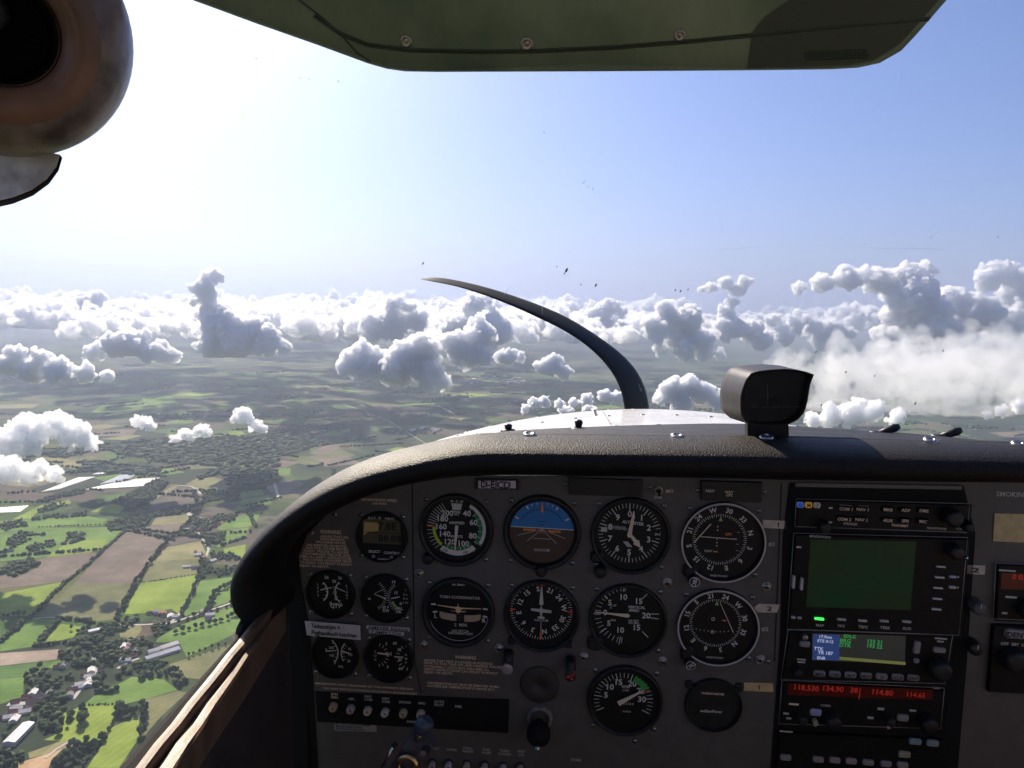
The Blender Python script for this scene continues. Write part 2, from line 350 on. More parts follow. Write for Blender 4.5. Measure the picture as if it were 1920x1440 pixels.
def ground_material():
    m, n, l, p = nmat('farmland'); p.inputs['Roughness'].default_value = 1.0; p.inputs['Specular IOR Level'].default_value = 0.1
    tc = n.new('ShaderNodeTexCoord')
    def cells(scale, rot, stretch, cols):
        mp = n.new('ShaderNodeMapping'); mp.inputs['Scale'].default_value = (scale, scale * stretch, 0); mp.inputs['Rotation'].default_value = (0, 0, rot)
        l.new(tc.outputs['Object'], mp.inputs['Vector'])
        v = n.new('ShaderNodeTexVoronoi'); v.distance = 'MANHATTAN'; v.inputs['Scale'].default_value = 1.0; v.inputs['Randomness'].default_value = 0.85
        l.new(mp.outputs['Vector'], v.inputs['Vector'])
        sp = n.new('ShaderNodeSeparateColor'); l.new(v.outputs['Color'], sp.inputs['Color'])
        r = n.new('ShaderNodeValToRGB'); r.color_ramp.interpolation = 'CONSTANT'; e = r.color_ramp.elements
        while len(e) < len(cols): e.new(0.5)
        for k, c in enumerate(cols): e[k].position = k / len(cols); e[k].color = (*c, 1)
        l.new(sp.outputs['Red'], r.inputs['Fac']); return r.outputs['Color']
    cols = [(.055, .105, .022), (.045, .07, .026), (.105, .085, .06), (.08, .13, .028), (.04, .058, .026), (.13, .115, .07), (.065, .10, .025), (.05, .075, .02), (.10, .12, .035), (.12, .09, .065)]
    c1 = cells(1 / 330.0, 0.45, 1.9, cols); c2 = cells(1 / 640.0, -0.35, 1.6, cols[3:] + cols[:3])
    nz = n.new('ShaderNodeTexNoise'); nz.inputs['Scale'].default_value = 1 / 2600.0; nz.inputs['Detail'].default_value = 3; l.new(tc.outputs['Object'], nz.inputs['Vector'])
    st = n.new('ShaderNodeValToRGB'); st.color_ramp.elements[0].position = 0.49; st.color_ramp.elements[1].position = 0.51; l.new(nz.outputs['Fac'], st.inputs['Fac'])
    mx = n.new('ShaderNodeMixRGB'); l.new(st.outputs['Color'], mx.inputs['Fac']); l.new(c1, mx.inputs['Color1']); l.new(c2, mx.inputs['Color2'])
    fz = n.new('ShaderNodeTexNoise'); fz.inputs['Scale'].default_value = 1 / 900.0; fz.inputs['Detail'].default_value = 7; fz.inputs['Roughness'].default_value = 0.62; l.new(tc.outputs['Object'], fz.inputs['Vector'])
    fr = n.new('ShaderNodeValToRGB'); fr.color_ramp.elements[0].position = 0.52; fr.color_ramp.elements[1].position = 0.545; l.new(fz.outputs['Fac'], fr.inputs['Fac'])
    m2 = n.new('ShaderNodeMixRGB'); l.new(fr.outputs['Color'], m2.inputs['Fac']); l.new(mx.outputs['Color'], m2.inputs['Color1']); m2.inputs['Color2'].default_value = (.030, .044, .022, 1)
    tz = n.new('ShaderNodeTexNoise'); tz.inputs['Scale'].default_value = 1 / 45.0; tz.inputs['Detail'].default_value = 6; l.new(tc.outputs['Object'], tz.inputs['Vector'])
    m3 = n.new('ShaderNodeMixRGB'); m3.blend_type = 'OVERLAY'; m3.inputs['Fac'].default_value = 0.35; l.new(m2.outputs['Color'], m3.inputs['Color1']); l.new(tz.outputs['Fac'], m3.inputs['Color2'])
    l.new(m3.outputs['Color'], p.inputs['Base Color']); return m
gmat = ground_material()
b = MB(); b.poly([(160000*math.cos(a*math.pi/64), 160000*math.sin(a*math.pi/64)) for a in range(128)], GZ, gmat); struct(b.build('ground'))

def field_material(name, c1, c2, stripe=0.0, rot=0.0):
    m, n, l, p = nmat(name); p.inputs['Roughness'].default_value = 1.0; p.inputs['Specular IOR Level'].default_value = 0.1
    tc = n.new('ShaderNodeTexCoord')
    t = n.new('ShaderNodeTexNoise'); t.inputs['Scale'].default_value = 1 / 120.0; t.inputs['Detail'].default_value = 8; t.inputs['Roughness'].default_value = 0.65; l.new(tc.outputs['Object'], t.inputs['Vector'])
    r = n.new('ShaderNodeValToRGB'); r.color_ramp.elements[0].position = 0.35; r.color_ramp.elements[1].position = 0.65
    r.color_ramp.elements[0].color = (*[v*.84 for v in c1], 1); r.color_ramp.elements[1].color = (*[v*1.16 for v in c2], 1); l.new(t.outputs['Fac'], r.inputs['Fac']); col = r.outputs['Color']
    mp = n.new('ShaderNodeMapping'); mp.inputs['Rotation'].default_value = (0, 0, rot); l.new(tc.outputs['Object'], mp.inputs['Vector'])
    w = n.new('ShaderNodeTexWave'); w.inputs['Scale'].default_value = 1 / 55.0; w.inputs['Distortion'].default_value = 1.5; w.inputs['Detail'].default_value = 3; l.new(mp.outputs['Vector'], w.inputs['Vector'])
    mx = n.new('ShaderNodeMixRGB'); mx.blend_type = 'SOFT_LIGHT'; mx.inputs['Fac'].default_value = 0.03 + stripe * 0.4; l.new(col, mx.inputs['Color1']); l.new(w.outputs['Color'], mx.inputs['Color2'])
    l.new(mx.outputs['Color'], p.inputs['Base Color']); return m
FM = {
 'brown': field_material('ploughed_soil', (0.165, 0.128, 0.104), (0.201, 0.165, 0.128), 0.1, 0.6),
 'dark': field_material('dark_soil', (0.104, 0.091, 0.076), (0.140, 0.120, 0.098), 0.1, 0.4),
 'olive': field_material('stubble', (0.128, 0.140, 0.061), (0.171, 0.171, 0.079), 0.12, 0.6),
 'green': field_material('meadow', (0.104, 0.189, 0.037), (0.140, 0.226, 0.051), 0.1, 0.9),
 'lime': field_material('young_crop', (0.183, 0.256, 0.037), (0.220, 0.287, 0.055), 0.1, 0.2),
 'deep': field_material('beet_crop', (0.067, 0.128, 0.034), (0.091, 0.159, 0.043), 0.12, 1.3),
 'tan': field_material('dry_grass', (0.201, 0.201, 0.091), (0.244, 0.226, 0.110), 0.12, 0.1),
 'pink': field_material('pale_earth', (0.293, 0.232, 0.183), (0.354, 0.281, 0.220), 0.06, 0.2),
 'orange': field_material('sandy_earth', (0.415, 0.281, 0.159), (0.464, 0.329, 0.195), 0.06, 0.2),
}
FIELDS = [
 (g2, 'brown', [(830,450),(1170,410),(1130,530),(1040,580),(890,780),(850,805),(480,800),(600,670),(700,560)]),
 (g2, 'olive', [(480,800),(850,805),(790,900),(740,1030),(620,1045),(380,1020),(245,1012),(350,910)]),
 (g2, 'lime', [(905,800),(1265,745),(1240,860),(1150,1000),(1100,965),(940,992),(800,1000),(850,890)]),
 (g2, 'olive', [(985,660),(1300,640),(1265,745),(905,800),(935,720)]),
 (g2, 'tan', [(1060,570),(1290,530),(1320,600),(1300,640),(985,660),(1030,600)]),
 (g2, 'dark', [(1140,500),(1280,475),(1290,520),(1090,560)]),
 (g2, 'green', [(0,400),(560,370),(690,390),(660,430),(200,445),(0,480)]),
 (g2, 'green', [(0,485),(190,445),(670,440),(810,455),(640,590),(560,600),(520,540),(430,560),(380,580),(310,630),(0,660)]),
 (g2, 'lime', [(400,560),(530,530),(690,510),(660,580),(640,595),(300,635)]),
 (g2, 'brown', [(250,650),(310,632),(640,598),(560,700),(400,790),(0,835),(0,740),(100,765),(250,700)]),
 (g2, 'lime', [(0,1012),(0,870),(410,790),(350,880),(195,1008)]),
 (g2, 'green', [(170,1032),(370,1025),(225,1205),(0,1240),(0,1190)]),
 (g2, 'lime', [(390,1062),(530,1080),(470,1150),(270,1192)]),
 (g2, 'pink', [(0,1250),(380,1225),(365,1290),(0,1332)]),
 (g2, 'deep', [(0,1337),(360,1293),(260,1380),(150,1402),(0,1420)]),
 (g2, 'green', [(1290,785),(1570,750),(1600,880),(1190,1012),(1170,1000),(1240,870)]),
 (g2, 'green', [(1020,1150),(1160,1070),(1600,905),(1620,960),(1500,1130),(1200,1275),(1150,1180),(1000,1180)]),
 (g2, 'olive', [(1205,1285),(1500,1190),(1300,1420),(1100,1400),(1090,1320)]),
 (g2, 'green', [(1430,470),(1600,440),(1580,520),(1400,570),(1380,540)]),
 (g2, 'lime', [(1440,580),(1580,550),(1570,640),(1430,620)]),
 (g2, 'tan', [(970,430),(1000,380),(1250,350),(1190,412)]),
 (g2, 'lime', [(580,340),(720,290),(810,310),(760,352)]),
 (g2, 'tan', [(940,270),(1130,165),(1158,173),(975,276)]),
 (g2, 'dark', [(980,278),(1162,177),(1270,202),(1310,260),(960,340),(870,330)]),
 (g2, 'tan', [(1190,165),(1310,105),(1500,150),(1460,200),(1290,205)]),
 (g2, 'green', [(1500,335),(1560,260),(1730,240),(1745,290)]),
 (g2, 'dark', [(1310,320),(1550,270),(1495,338),(1390,352)]),
 (g2, 'brown', [(1700,180),(1890,130),(1960,160),(1790,250)]),
 (g2, 'green', [(1780,60),(1870,60),(1860,110),(1800,120)]),
 (g2, 'lime', [(80,390),(260,300),(420,270),(440,260),(460,285),(230,350),(200,385)]),
 (g2, 'green', [(1540,215),(1680,195),(1700,230),(1550,250)]),
 (g2, 'deep', [(600,260),(850,215),(760,255),(640,290)]),
 (g2, 'green', [(1390,450),(1500,380),(1680,330),(1640,430),(1420,460)]),
 (g3, 'lime', [(500,990),(640,935),(910,915),(870,1090),(795,1225),(340,1200),(450,1150),(480,1060)]),
 (g3, 'lime', [(875,1100),(1090,1010),(1085,1190),(930,1419),(680,1419),(800,1240)]),
 (g3, 'olive', [(1110,980),(1140,880),(1400,815),(1460,830),(1230,1050),(1100,1210)]),
 (g3, 'green', [(960,745),(1030,705),(1280,725),(1390,810),(1130,880),(950,925),(650,930),(740,850)]),
 (g3, 'orange', [(85,1450),(110,1390),(490,1270),(400,1360),(370,1450)]),
 (g3, 'green', [(0,725),(190,700),(180,860),(0,920)]),
 (g3, 'tan', [(220,1300),(500,1200),(700,1230),(520,1260),(430,1290),(230,1345)]),
 (g3, 'green', [(400,640),(540,560),(330,600),(310,612)]),
 (g3, 'tan', [(940,395),(930,320),(1100,290),(1110,340),(1060,400)]),
 (g1, 'green', [(500,890),(620,800),(960,780),(1010,840),(700,870)]),
 (g1, 'tan', [(560,1030),(740,1005),(800,1010),(700,1035)]),
 (g1, 'green', [(880,940),(1100,905),(1080,940),(900,950)]),
 (g1, 'tan', [(1700,950),(1740,915),(1910,900),(1920,930),(1750,965)]),
 (g1, 'green', [(1800,1010),(1920,965),(1990,975),(1900,1010)]),
 (g1, 'olive', [(1640,1160),(1900,1080),(2000,1120),(1750,1180)]),
 (g1, 'brown', [(1740,1110),(1840,1060),(1930,1075),(1800,1120)]),
]
for k, (g, mname, pts) in enumerate(FIELDS):
    b = MB(); z = GZ + 0.25 + 0.05 * (k % 9); vs = [g(x, y, z) for x, y in pts]
    b.add(vs, [list(range(len(vs)))], FM[mname]); me = b.build('field'); struct(me)
# patchwork further out, each field a sheet laid along the lie of the land
rnd = random.Random(11)
keys = ['green', 'brown', 'lime', 'tan', 'deep', 'olive', 'dark', 'green', 'tan']
b_far = {k: MB() for k in FM}
for k in range(190):
    d = 4300 * (3.2 ** rnd.random()); a = rnd.uniform(-0.72, 0.62)
    c = Vector((math.sin(a) * d, math.cos(a) * d, GZ + 0.6 + 0.002 * k)); th = rnd.choice([0.35, 0.5, -0.25, 1.0]) + rnd.uniform(-.1, .1)
    ux = Vector((math.cos(th), math.sin(th), 0)); uy = Vector((-ux.y, ux.x, 0)); w, h = rnd.uniform(90, 260), rnd.uniform(70, 170)
    q = [c + ux*sx*w*rnd.uniform(.8, 1.1) + uy*sy*h*rnd.uniform(.8, 1.1) for sx, sy in ((-1, -1), (1, -1), (1, 1), (-1, 1))]
    kk = rnd.choice(keys); b_far[kk].add(q, [[0, 1, 2, 3]], FM[kk])
for kk, bb in b_far.items():
    if bb.v: struct(bb.build('field'))

road_mat = pmat('pale_road', (.42, .39, .34), 0.95)
def road(pts, w, z=GZ + 1.2, g=g2):
    P = [g(x, y, z) for x, y in pts]; rows = []
    for i, p in enumerate(P):
        t = (P[min(i + 1, len(P) - 1)] - P[max(i - 1, 0)]); t.z = 0; t.normalize(); nn = Vector((-t.y, t.x, 0)) * w / 2
        rows.append([p - nn, p + nn])
    b = MB(); b.grid(rows, road_mat, smooth=False); struct(b.build('road'))
road([(1150,170),(1230,178),(1268,198),(1290,228)], 12)
road([(1250,438),(1290,500),(1342,580),(1305,680),(1268,790),(1190,960),(1100,1052)], 9)
road([(1620,875),(1450,940),(1100,1056),(900,1068),(640,1062)], 9)
road([(195,1030),(290,1020),(385,1022)], 7)
road([(1765,160),(1778,205),(1792,262)], 12)
road([(60,920),(190,912),(335,888)], 16, g=g3)
road([(570,880),(660,760),(760,650),(735,600),(735,540)], 9, g=g3)
road([(920,640),(1000,590),(1090,560)], 9, g=g3)
road([(360,1340),(440,1270),(560,1200)], 5, g=g3)
road([(1000,100),(1030,60),(1060,48)], 12)
road([(2870,1290),(2830,1240),(2810,1130),(2850,1050)], 16, g=lambda x, y, z: at_z(x/8.0, 860+y/12.0, z))
road([(505,820),(780,920),(1040,1080),(1300,1170)], 9, g=lambda x, y, z: at_z(500+x/3.43, 520+y/3.43, z))
road([(1100,825),(1210,878)], 14, g=lambda x, y, z: at_z(500+x/3.43, 520+y/3.43, z))

# ------------------------------------------------------------------ trees
leaf_dark = pmat('dark_leaves', (.046, .068, .026), 0.9, spec=0.15, noise_scale=0.35, noise_amt=0.55)
leaf_mid = pmat('mid_leaves', (.062, .090, .030), 0.9, spec=0.15, noise_scale=0.35, noise_amt=0.5)
bark = pmat('bark', (.06, .045, .035), 0.95)
def ico(sub):
    t = bmesh.new(); bmesh.ops.create_icosphere(t, subdivisions=sub, radius=1.0)
    v = [x.co.copy() for x in t.verts]; f = [[y.index for y in x.verts] for x in t.faces]; t.free(); return v, f
IV2, IF2 = ico(3); IV1, IF1 = ico(1)
def tree_mesh(seed, h, w, tall=False):
    rr = random.Random(seed); b = MB(); mat = leaf_dark if seed % 2 else leaf_mid
    lumps = [(Vector((0, 0, h * 0.62)), w * 0.42)] + [(Vector((rr.uniform(-.3, .3) * w, rr.uniform(-.3, .3) * w, h * rr.uniform(0.45, 0.85))), w * rr.uniform(0.2, 0.34)) for _ in range(7)]
    for c, r in lumps:
        off = Vector((seed, r, c.x)); vs = []
        for v in IV2:
            k = 1 + 0.55 * noise.fractal(v * 2.2 + off, 1.0, 2.0, 3); q = v * r * k; q.z *= 1.25 if tall else 0.95; vs.append(c + q)
        b.add(vs, IF2, mat)
    b.tube([(0, 0, -0.5), (0.1, 0, h * 0.3), (0, 0.1, h * 0.6)], [0.45, 0.32, 0.15], bark, n=6)
    for k in range(4):
        a = k * 1.6 + seed; b.tube([(0, 0, h * 0.35), (math.cos(a) * w * .3, math.sin(a) * w * .3, h * 0.62)], [0.18, 0.06], bark, n=5)
    return b
tree_src = []
def tree(p, label, group, sc=1.0, kind=None):
    k = rnd.randrange(6) if kind is None else kind
    while len(tree_src) < 6:
        s = len(tree_src); hh, ww = [(15, 12), (13, 12), (17, 11), (18, 8), (11, 11), (14, 14)][s]
        tree_src.append(tree_mesh(s + 1, hh, ww, s == 3).build('tree')); tree_src[-1]['fresh'] = 1
    o = tree_src[k]
    if 'fresh' in o: del o['fresh']
    else: o = o.copy(); C.objects.link(o)
    o.location = (p.x, p.y, GZ); o.rotation_euler.z = rnd.uniform(0, 6.28); s = sc * rnd.uniform(0.8, 1.2); o.scale = (s, s, s * rnd.uniform(0.9, 1.1))
    tag(o, label, 'tree', group)
def along(pts, g, step, jit=2.0):
    P = [g(x, y) for x, y in pts]; out = []; carry = 0.0
    for a, c in zip(P, P[1:]):
        d = c - a; L = d.length; t = carry
        while t < L: out.append(a + d * (t / L) + Vector((rnd.uniform(-jit, jit), rnd.uniform(-jit, jit), 0))); t += step * rnd.uniform(0.75, 1.25)
        carry = t - L
    return out
for p in along([(1330,262),(1230,400),(1150,480),(1040,580),(930,720),(850,850),(780,980),(742,1040)], g2, 24, 4): tree(p, 'dark round roadside tree in the long avenue crossing the fields', 'trees of the long avenue', 1.15)
for p in along([(1215,1275),(1330,1235),(1460,1200)], g2, 15, 1): tree(p, 'slim tree in the evenly spaced row near the door sill', 'slim trees in the evenly spaced row', 0.75, 3)
for p in along([(1130,1125),(1200,1105),(1280,1085),(1420,1050),(1600,965)], g2, 17, 3): tree(p, 'tree in the dark row splitting the two green meadows by the door sill', 'trees splitting the two meadows', 1.0)
for p in along([(1140,1065),(1300,1000),(1440,965),(1600,890)], g2, 34, 5): tree(p, 'roadside tree along the pale lane under the glareshield end', 'trees along the pale lane', 0.9)
for p in along([(1160,1005),(1240,870),(1280,740),(1300,650)], g2, 17, 4): tree(p, 'tree on the curving hedge line beside the lime green crop', 'trees on the curving hedge line', 0.9)
for p in along([(1330,990),(1360,920),(1390,870),(1500,800)], g2, 15, 6): tree(p, 'tree in the copse by the small pale yard under the glareshield', 'trees in the copse by the yard', 1.1)
for x, y, s in [(545,1050,1.3),(560,1020,1),(530,1090,1),(640,1010,1.4),(650,1050,1.4),(630,1085,1.3),(665,1000,1.1),(460,1155,1)]: tree(g3(x, y), 'dark tree alone or paired in the lime green paddock below the village', 'lone paddock trees', s)
for x, y in [(920,980),(905,1020),(950,1010),(990,970),(1000,1010),(1040,980),(1060,1000),(940,960),(1110,930),(1130,960),(1120,1000),(1135,1040),(1120,1080),(1105,1120),(1100,1160),(1110,1190),(1140,990)]: tree(g3(x, y), 'tree in the hooked clump between the paddocks near the door sill', 'trees of the hooked clump', 1.15)
for x, y in [(560,1250),(540,1290),(520,1330),(480,1370),(600,1280),(650,1260),(680,1240),(640,1300),(590,1340),(560,1380),(620,1350),(440,1390),(700,1270),(740,1260),(800,1200),(430,1419),(500,1400)]: tree(g3(x, y), 'tree in the thicket beside the sandy field at the picture bottom', 'trees of the thicket by the sandy field', 1.2)
for x, y in [(60,240),(100,235),(140,228),(190,220),(30,250),(560,340),(610,360),(690,340),(650,350)]: tree(g3(x, y), 'small tree on the hedge line above the bright green field', 'small hedge line trees', 0.9)

WV = []; WF = []; WN = [0]
base_v = np.array([tuple(v) for v in IV1]); base_f = np.array(IF1)
def lump(p, r, h):
    k = 1 + 0.32 * np.random.RandomState(len(WV) * 7 + 3).randn(len(base_v), 1)
    WV.append(base_v * k.clip(.5, 1.6) * np.array([r, r, h * 0.55]) + np.array([p.x, p.y, GZ + h * 0.42])); WF.append(base_f + WN[0]); WN[0] += len(base_v)
def hedge(pts, g, step=9, r=6, h=11, jit=3):
    for p in along(pts, g, step, jit): lump(p, r * rnd.uniform(.7, 1.3), h * rnd.uniform(.7, 1.25))
def inside(x, y, poly):
    c = False; j = len(poly) - 1
    for i in range(len(poly)):
        if (poly[i][1] > y) != (poly[j][1] > y) and x < (poly[j][0]-poly[i][0])*(y-poly[i][1])/(poly[j][1]-poly[i][1]) + poly[i][0]: c = not c
        j = i
    return c
def wood(pts, g, step=10, r=7, h=14, fill=1.0, avoid=()):
    P = [(q.x, q.y) for q in (g(x, y) for x, y in pts)]
    xs = [q[0] for q in P]; ys = [q[1] for q in P]; y = min(ys)
    while y < max(ys):
        x = min(xs)
        while x < max(xs):
            a, c = x + rnd.uniform(-.5, .5)*step, y + rnd.uniform(-.5, .5)*step
            if rnd.random() < fill and inside(a, c, P): lump(Vector((a, c, 0)), r * rnd.uniform(.7, 1.3), h * rnd.uniform(.65, 1.25))
            x += step
        y += step
hedge([(835,440),(700,560),(560,690),(420,800),(300,920),(190,1035)], g2, 9, 5.5, 11, 3); hedge([(160,1040),(90,1110),(0,1185)], g2, 8, 6.5, 12, 4)
hedge([(380,1028),(500,1035),(620,1060)], g2, 7, 7, 12, 5); hedge([(375,1045),(300,1130),(235,1205)], g2, 7, 7, 12, 5); hedge([(215,1212),(330,1195),(460,1180)], g2, 8, 6, 10, 4)
hedge([(0,750),(60,700),(220,660)], g2, 7, 9, 14, 12)
for q in ([(470,540),(560,440),(680,410),(780,400),(1000,430),(1180,400),(1200,480),(1100,560),(950,600),(800,640),(520,620)], [(200,850),(195,700),(310,610),(400,690),(560,680),(570,740),(430,790),(330,830)], [(730,840),(740,740),(850,680),(980,690),(975,760),(850,870)], [(900,640),(1100,600),(1330,600),(1490,740),(1450,820),(1300,700),(1080,740),(1000,690)], [(310,870),(560,820),(500,960),(480,1130),(330,1150),(250,1050)], [(0,1310),(240,1290),(150,1440),(0,1440)], [(0,1100),(160,1080),(60,1180),(0,1220)]): wood(q, g3, 12, 7, 13, 0.5)
for q in ([(40,540),(90,490),(210,480),(200,520),(60,585)], [(160,575),(310,528),(400,552),(200,602)], [(425,535),(440,482),(550,475),(525,530),(420,560)], [(5,755),(30,682),(200,645),(262,680),(100,762)], [(680,465),(700,410),(900,358),(985,378),(930,440),(740,467)], [(200,382),(560,345),(560,368),(210,400)], [(230,352),(300,300),(430,285),(440,300),(280,345)], [(250,282),(300,250),(540,195),(540,225)], [(1340,402),(1390,360),(1530,358),(1500,412)], [(1310,272),(1300,212),(1370,200),(1540,238),(1530,272)], [(0,470),(0,420),(150,395),(190,440)], [(980,378),(1000,350),(1250,325),(1250,345)], [(640,1075),(760,1040),(905,1008),(900,1050),(740,1130),(660,1150)], [(980,1080),(1090,1040),(1100,1090),(1000,1150)], [(1380,770),(1375,720),(1570,680),(1570,720)], [(1280,700),(1320,650),(1370,720),(1290,790)], [(1300,540),(1340,490),(1440,480),(1440,530),(1330,570)], [(1150,440),(1260,390),(1400,430),(1340,470),(1200,480)], [(1340,620),(1400,600),(1540,620),(1540,650),(1400,660)]): wood(q, g2, 12, 7, 12, 0.66)
for q in ([(720,280),(820,320),(960,330),(970,280),(1090,160),(1000,140),(840,225)],): wood(q, g2, 15, 10, 14, 0.9)
hedge([(1520,352),(1700,300)], g2, 9, 8, 13, 5); hedge([(1430,232),(1720,188)], g2, 9, 8, 13, 5); hedge([(1420,560),(1580,510)], g2, 9, 7, 12, 4); hedge([(250,440),(660,425)], g2, 14, 4, 6, 2); hedge([(905,800),(1265,745)], g2, 10, 3, 4, 2); hedge([(640,935),(950,915)], g3, 7, 3, 5, 2); hedge([(890,1060),(800,1220),(640,1419)], g3, 8, 4, 6, 3)
for q in ([(420,1150),(900,1185),(920,1230),(760,1240),(500,1210)], [(1000,1290),(1250,1190),(1560,1130),(1560,1260),(1300,1320),(1250,1230)], [(560,1060),(900,1030),(1500,1010),(1560,1140),(1250,1190),(900,1160),(640,1110)], [(1500,1000),(1700,990),(1850,1060),(1560,1130)]): wood(q, g1, 34, 22, 16, 0.8)
for k in range(230):
    d = 3200 * (3.0 ** rnd.random()); a = rnd.uniform(-0.72, 0.62); c = Vector((math.sin(a) * d, math.cos(a) * d, 0)); th = rnd.choice([0.4, 0.55, -0.3, 1.1, 1.95]) + rnd.uniform(-.15, .15)
    L = rnd.uniform(60, 260); st = 11 + d / 500.0; nn = int(2 * L / st)
    for j in range(nn): lump(c + Vector((math.cos(th), math.sin(th), 0)) * (j * st - L) + Vector((rnd.uniform(-4, 4), rnd.uniform(-4, 4), 0)), (6 + d / 1200.0) * rnd.uniform(.7, 1.3), 12 * rnd.uniform(.7, 1.3))
for k in range(52):
    d = 4600 * (2.6 ** rnd.random()); a = rnd.uniform(-0.72, 0.62); c = Vector((math.sin(a) * d, math.cos(a) * d, 0)); th = rnd.uniform(0, 3); w, h2 = rnd.uniform(80, 300), rnd.uniform(50, 140)
    for j in range(int(w * h2 / 330)):
        x, y = rnd.gauss(0, .5) * w, rnd.uniform(-1, 1) * h2; lump(c + Vector((x*math.cos(th) - y*math.sin(th), x*math.sin(th) + y*math.cos(th), 0)), 17 * rnd.uniform(.7, 1.3), 15 * rnd.uniform(.7, 1.3))
wv = np.concatenate(WV); wf = np.concatenate(WF); me = bpy.data.meshes.new('woodland')
me.vertices.add(len(wv)); me.vertices.foreach_set('co', wv.astype(np.float32).ravel())
me.loops.add(wf.size); me.loops.foreach_set('vertex_index', wf.astype(np.int32).ravel())
me.polygons.add(len(wf)); me.polygons.foreach_set('loop_start', np.arange(0, wf.size, 3, dtype=np.int32)); me.polygons.foreach_set('loop_total', np.full(len(wf), 3, dtype=np.int32))
me.update(calc_edges=True); wood_o = bpy.data.objects.new('woodland', me); C.objects.link(wood_o)
me.materials.append(pmat('woodland_leaves', (.060, .085, .036), 0.95, spec=0.1, noise_scale=0.06, noise_amt=0.5)); struct(wood_o, 'stuff')

# ------------------------------------------------------------------ buildings
wall_m = pmat('rendered_wall', (.55, .5, .44), 0.9); brick_m = pmat('brick_wall', (.3, .15, .1), 0.9)
roofs = [pmat('red_tiles', (.30, .13, .09), 0.8), pmat('grey_tiles', (.16, .15, .16), 0.7), pmat('pale_roof', (.62, .6, .58), 0.6)]
def gable(L, W, H, RH, wm, rm):
    """(walls, roof): a gabled house about its own middle, ridge along x, eaves overhanging"""
    w = MB(); x, y = L/2, W/2
    w.add([(-x,-y,0),(x,-y,0),(x,y,0),(-x,y,0),(-x,-y,H),(x,-y,H),(x,y,H),(-x,y,H),(-x,0,H+RH),(x,0,H+RH)], [[0,1,5,4],[2,3,7,6],[1,2,6,9,5],[3,0,4,8,7]], wm)
    r = MB(); e = 0.4; t = 0.25; X = x + e
    lo = H - e * RH / y; Y = y + e
    vs = [(sx*X, sy, z) for sx in (-1, 1) for sy, z in ((-Y, lo+.05), (0, H+RH+.05), (Y, lo+.05), (Y, lo+.05+t), (0, H+RH+.05+t), (-Y, lo+.05+t))]
    r.add(vs, [[0,6,7,1],[1,7,8,2],[2,8,9,3],[3,9,10,4],[4,10,11,5],[5,11,6,0],[0,1,4,5],[1,2,3,4],[6,11,10,7],[7,10,9,8]], rm)
    return w, r
house_src = []
for k, (L, W, H, RH, wm, rm) in enumerate([(13, 9, 3.5, 3.6, brick_m, roofs[0]), (14, 10, 4.5, 3.4, wall_m, roofs[1]), (18, 12, 4.0, 3.2, wall_m, roofs[2]), (11, 8, 3.2, 3.4, wall_m, roofs[0])]):
    w, r = gable(L, W, H, RH, wm, rm); o = w.build('house'); r.box(L*.2, L*.2+.8, -.4, .4, H+RH*.6, H+RH+1.1, brick_m); rr = r.build('roof', o); o['fresh'] = 1; house_src.append((o, rr))
def house(p, rot, label, group, sc=1.0, kind=None):
    k = rnd.randrange(4) if kind is None else kind; o, r = house_src[k]
    if 'fresh' in o: del o['fresh']
    else:
        o = o.copy(); C.objects.link(o); r = r.copy(); C.objects.link(r); r.parent = o
    o.location = (p.x, p.y, GZ); o.rotation_euler.z = rot; o.scale = (sc*1.35, sc*1.35, sc*1.3); tag(o, label, 'house', group)
for p in along([(20,1090),(90,1010),(190,960),(300,905),(380,860)], g3, 14, 20): house(p, rnd.choice([.3, .5, 1.9]), 'small village house among trees near the grey warehouse', 'village houses near the warehouse')
for p in along([(40,1050),(100,940),(240,880),(340,850)], g3, 15, 18): house(p, rnd.choice([.3, .5, 1.9]), 'small village house among trees near the grey warehouse', 'village houses near the warehouse')
for p in along([(560,850),(640,780),(700,700),(770,650)], g3, 12, 16): house(p, rnd.choice([.4, .6, 2.1]), 'small house along the village street beside the dark wood', 'houses along the village street')
for p in along([(430,650),(500,630),(570,610)], g3, 13, 10): house(p, rnd.choice([.4, 2.0]), 'small house at the wood edge above the village street', 'houses at the wood edge')
for p in along([(940,590),(1010,565),(1080,540),(1000,480),(980,430)], g3, 15, 12): house(p, rnd.choice([.4, 2.0]), 'farm building in the yard next to the long white hall', 'farm buildings by the long hall')
for p in along([(1160,225),(1240,205),(1300,220),(1350,250)], g3, 13, 10): house(p, rnd.choice([.4, 2.0]), 'house in the hamlet on the lane above the long white hall', 'hamlet houses on the lane')
for p in along([(1190,460),(1260,400),(1330,390),(1390,440),(1280,470)], g2, 34, 14): house(p, rnd.choice([.4, 2.0, 1.2]), 'house in the hamlet at the top end of the long avenue', 'houses at the avenue end')
for p in along([(1260,600),(1330,640),(1380,640),(1350,670)], g2, 30, 12): house(p, rnd.choice([.4, 2.0, 1.2]), 'farmhouse in the yard beside the curving hedge line', 'farmhouses by the curving hedge')
for p in along([(420,550),(480,535)], g2, 25, 4) + along([(70,600),(120,595)], g2, 30, 5): house(p, 0.4, 'lone pale farmhouse beside a dark clump on the green meadow', 'lone pale farmhouses')
for x, y in [(1300,1010),(1350,1010),(1500,850),(1540,870),(1320,985),(1200,700),(1250,710),(1340,1040)]: house(g2(x, y*1.0), 0.4, 'scattered house half hidden by trees near the glareshield end', 'scattered houses')
for p in along([(880,985),(960,1000),(1060,1005),(1120,985),(1000,970),(900,1000)], lambda x, y: at_z(500+x/3.43, 520+y/3.43, GZ), 38, 30): house(p, rnd.choice([.2, .6, 1.9]), 'tiny house of the small town close above the glareshield', 'small town houses', 1.3)
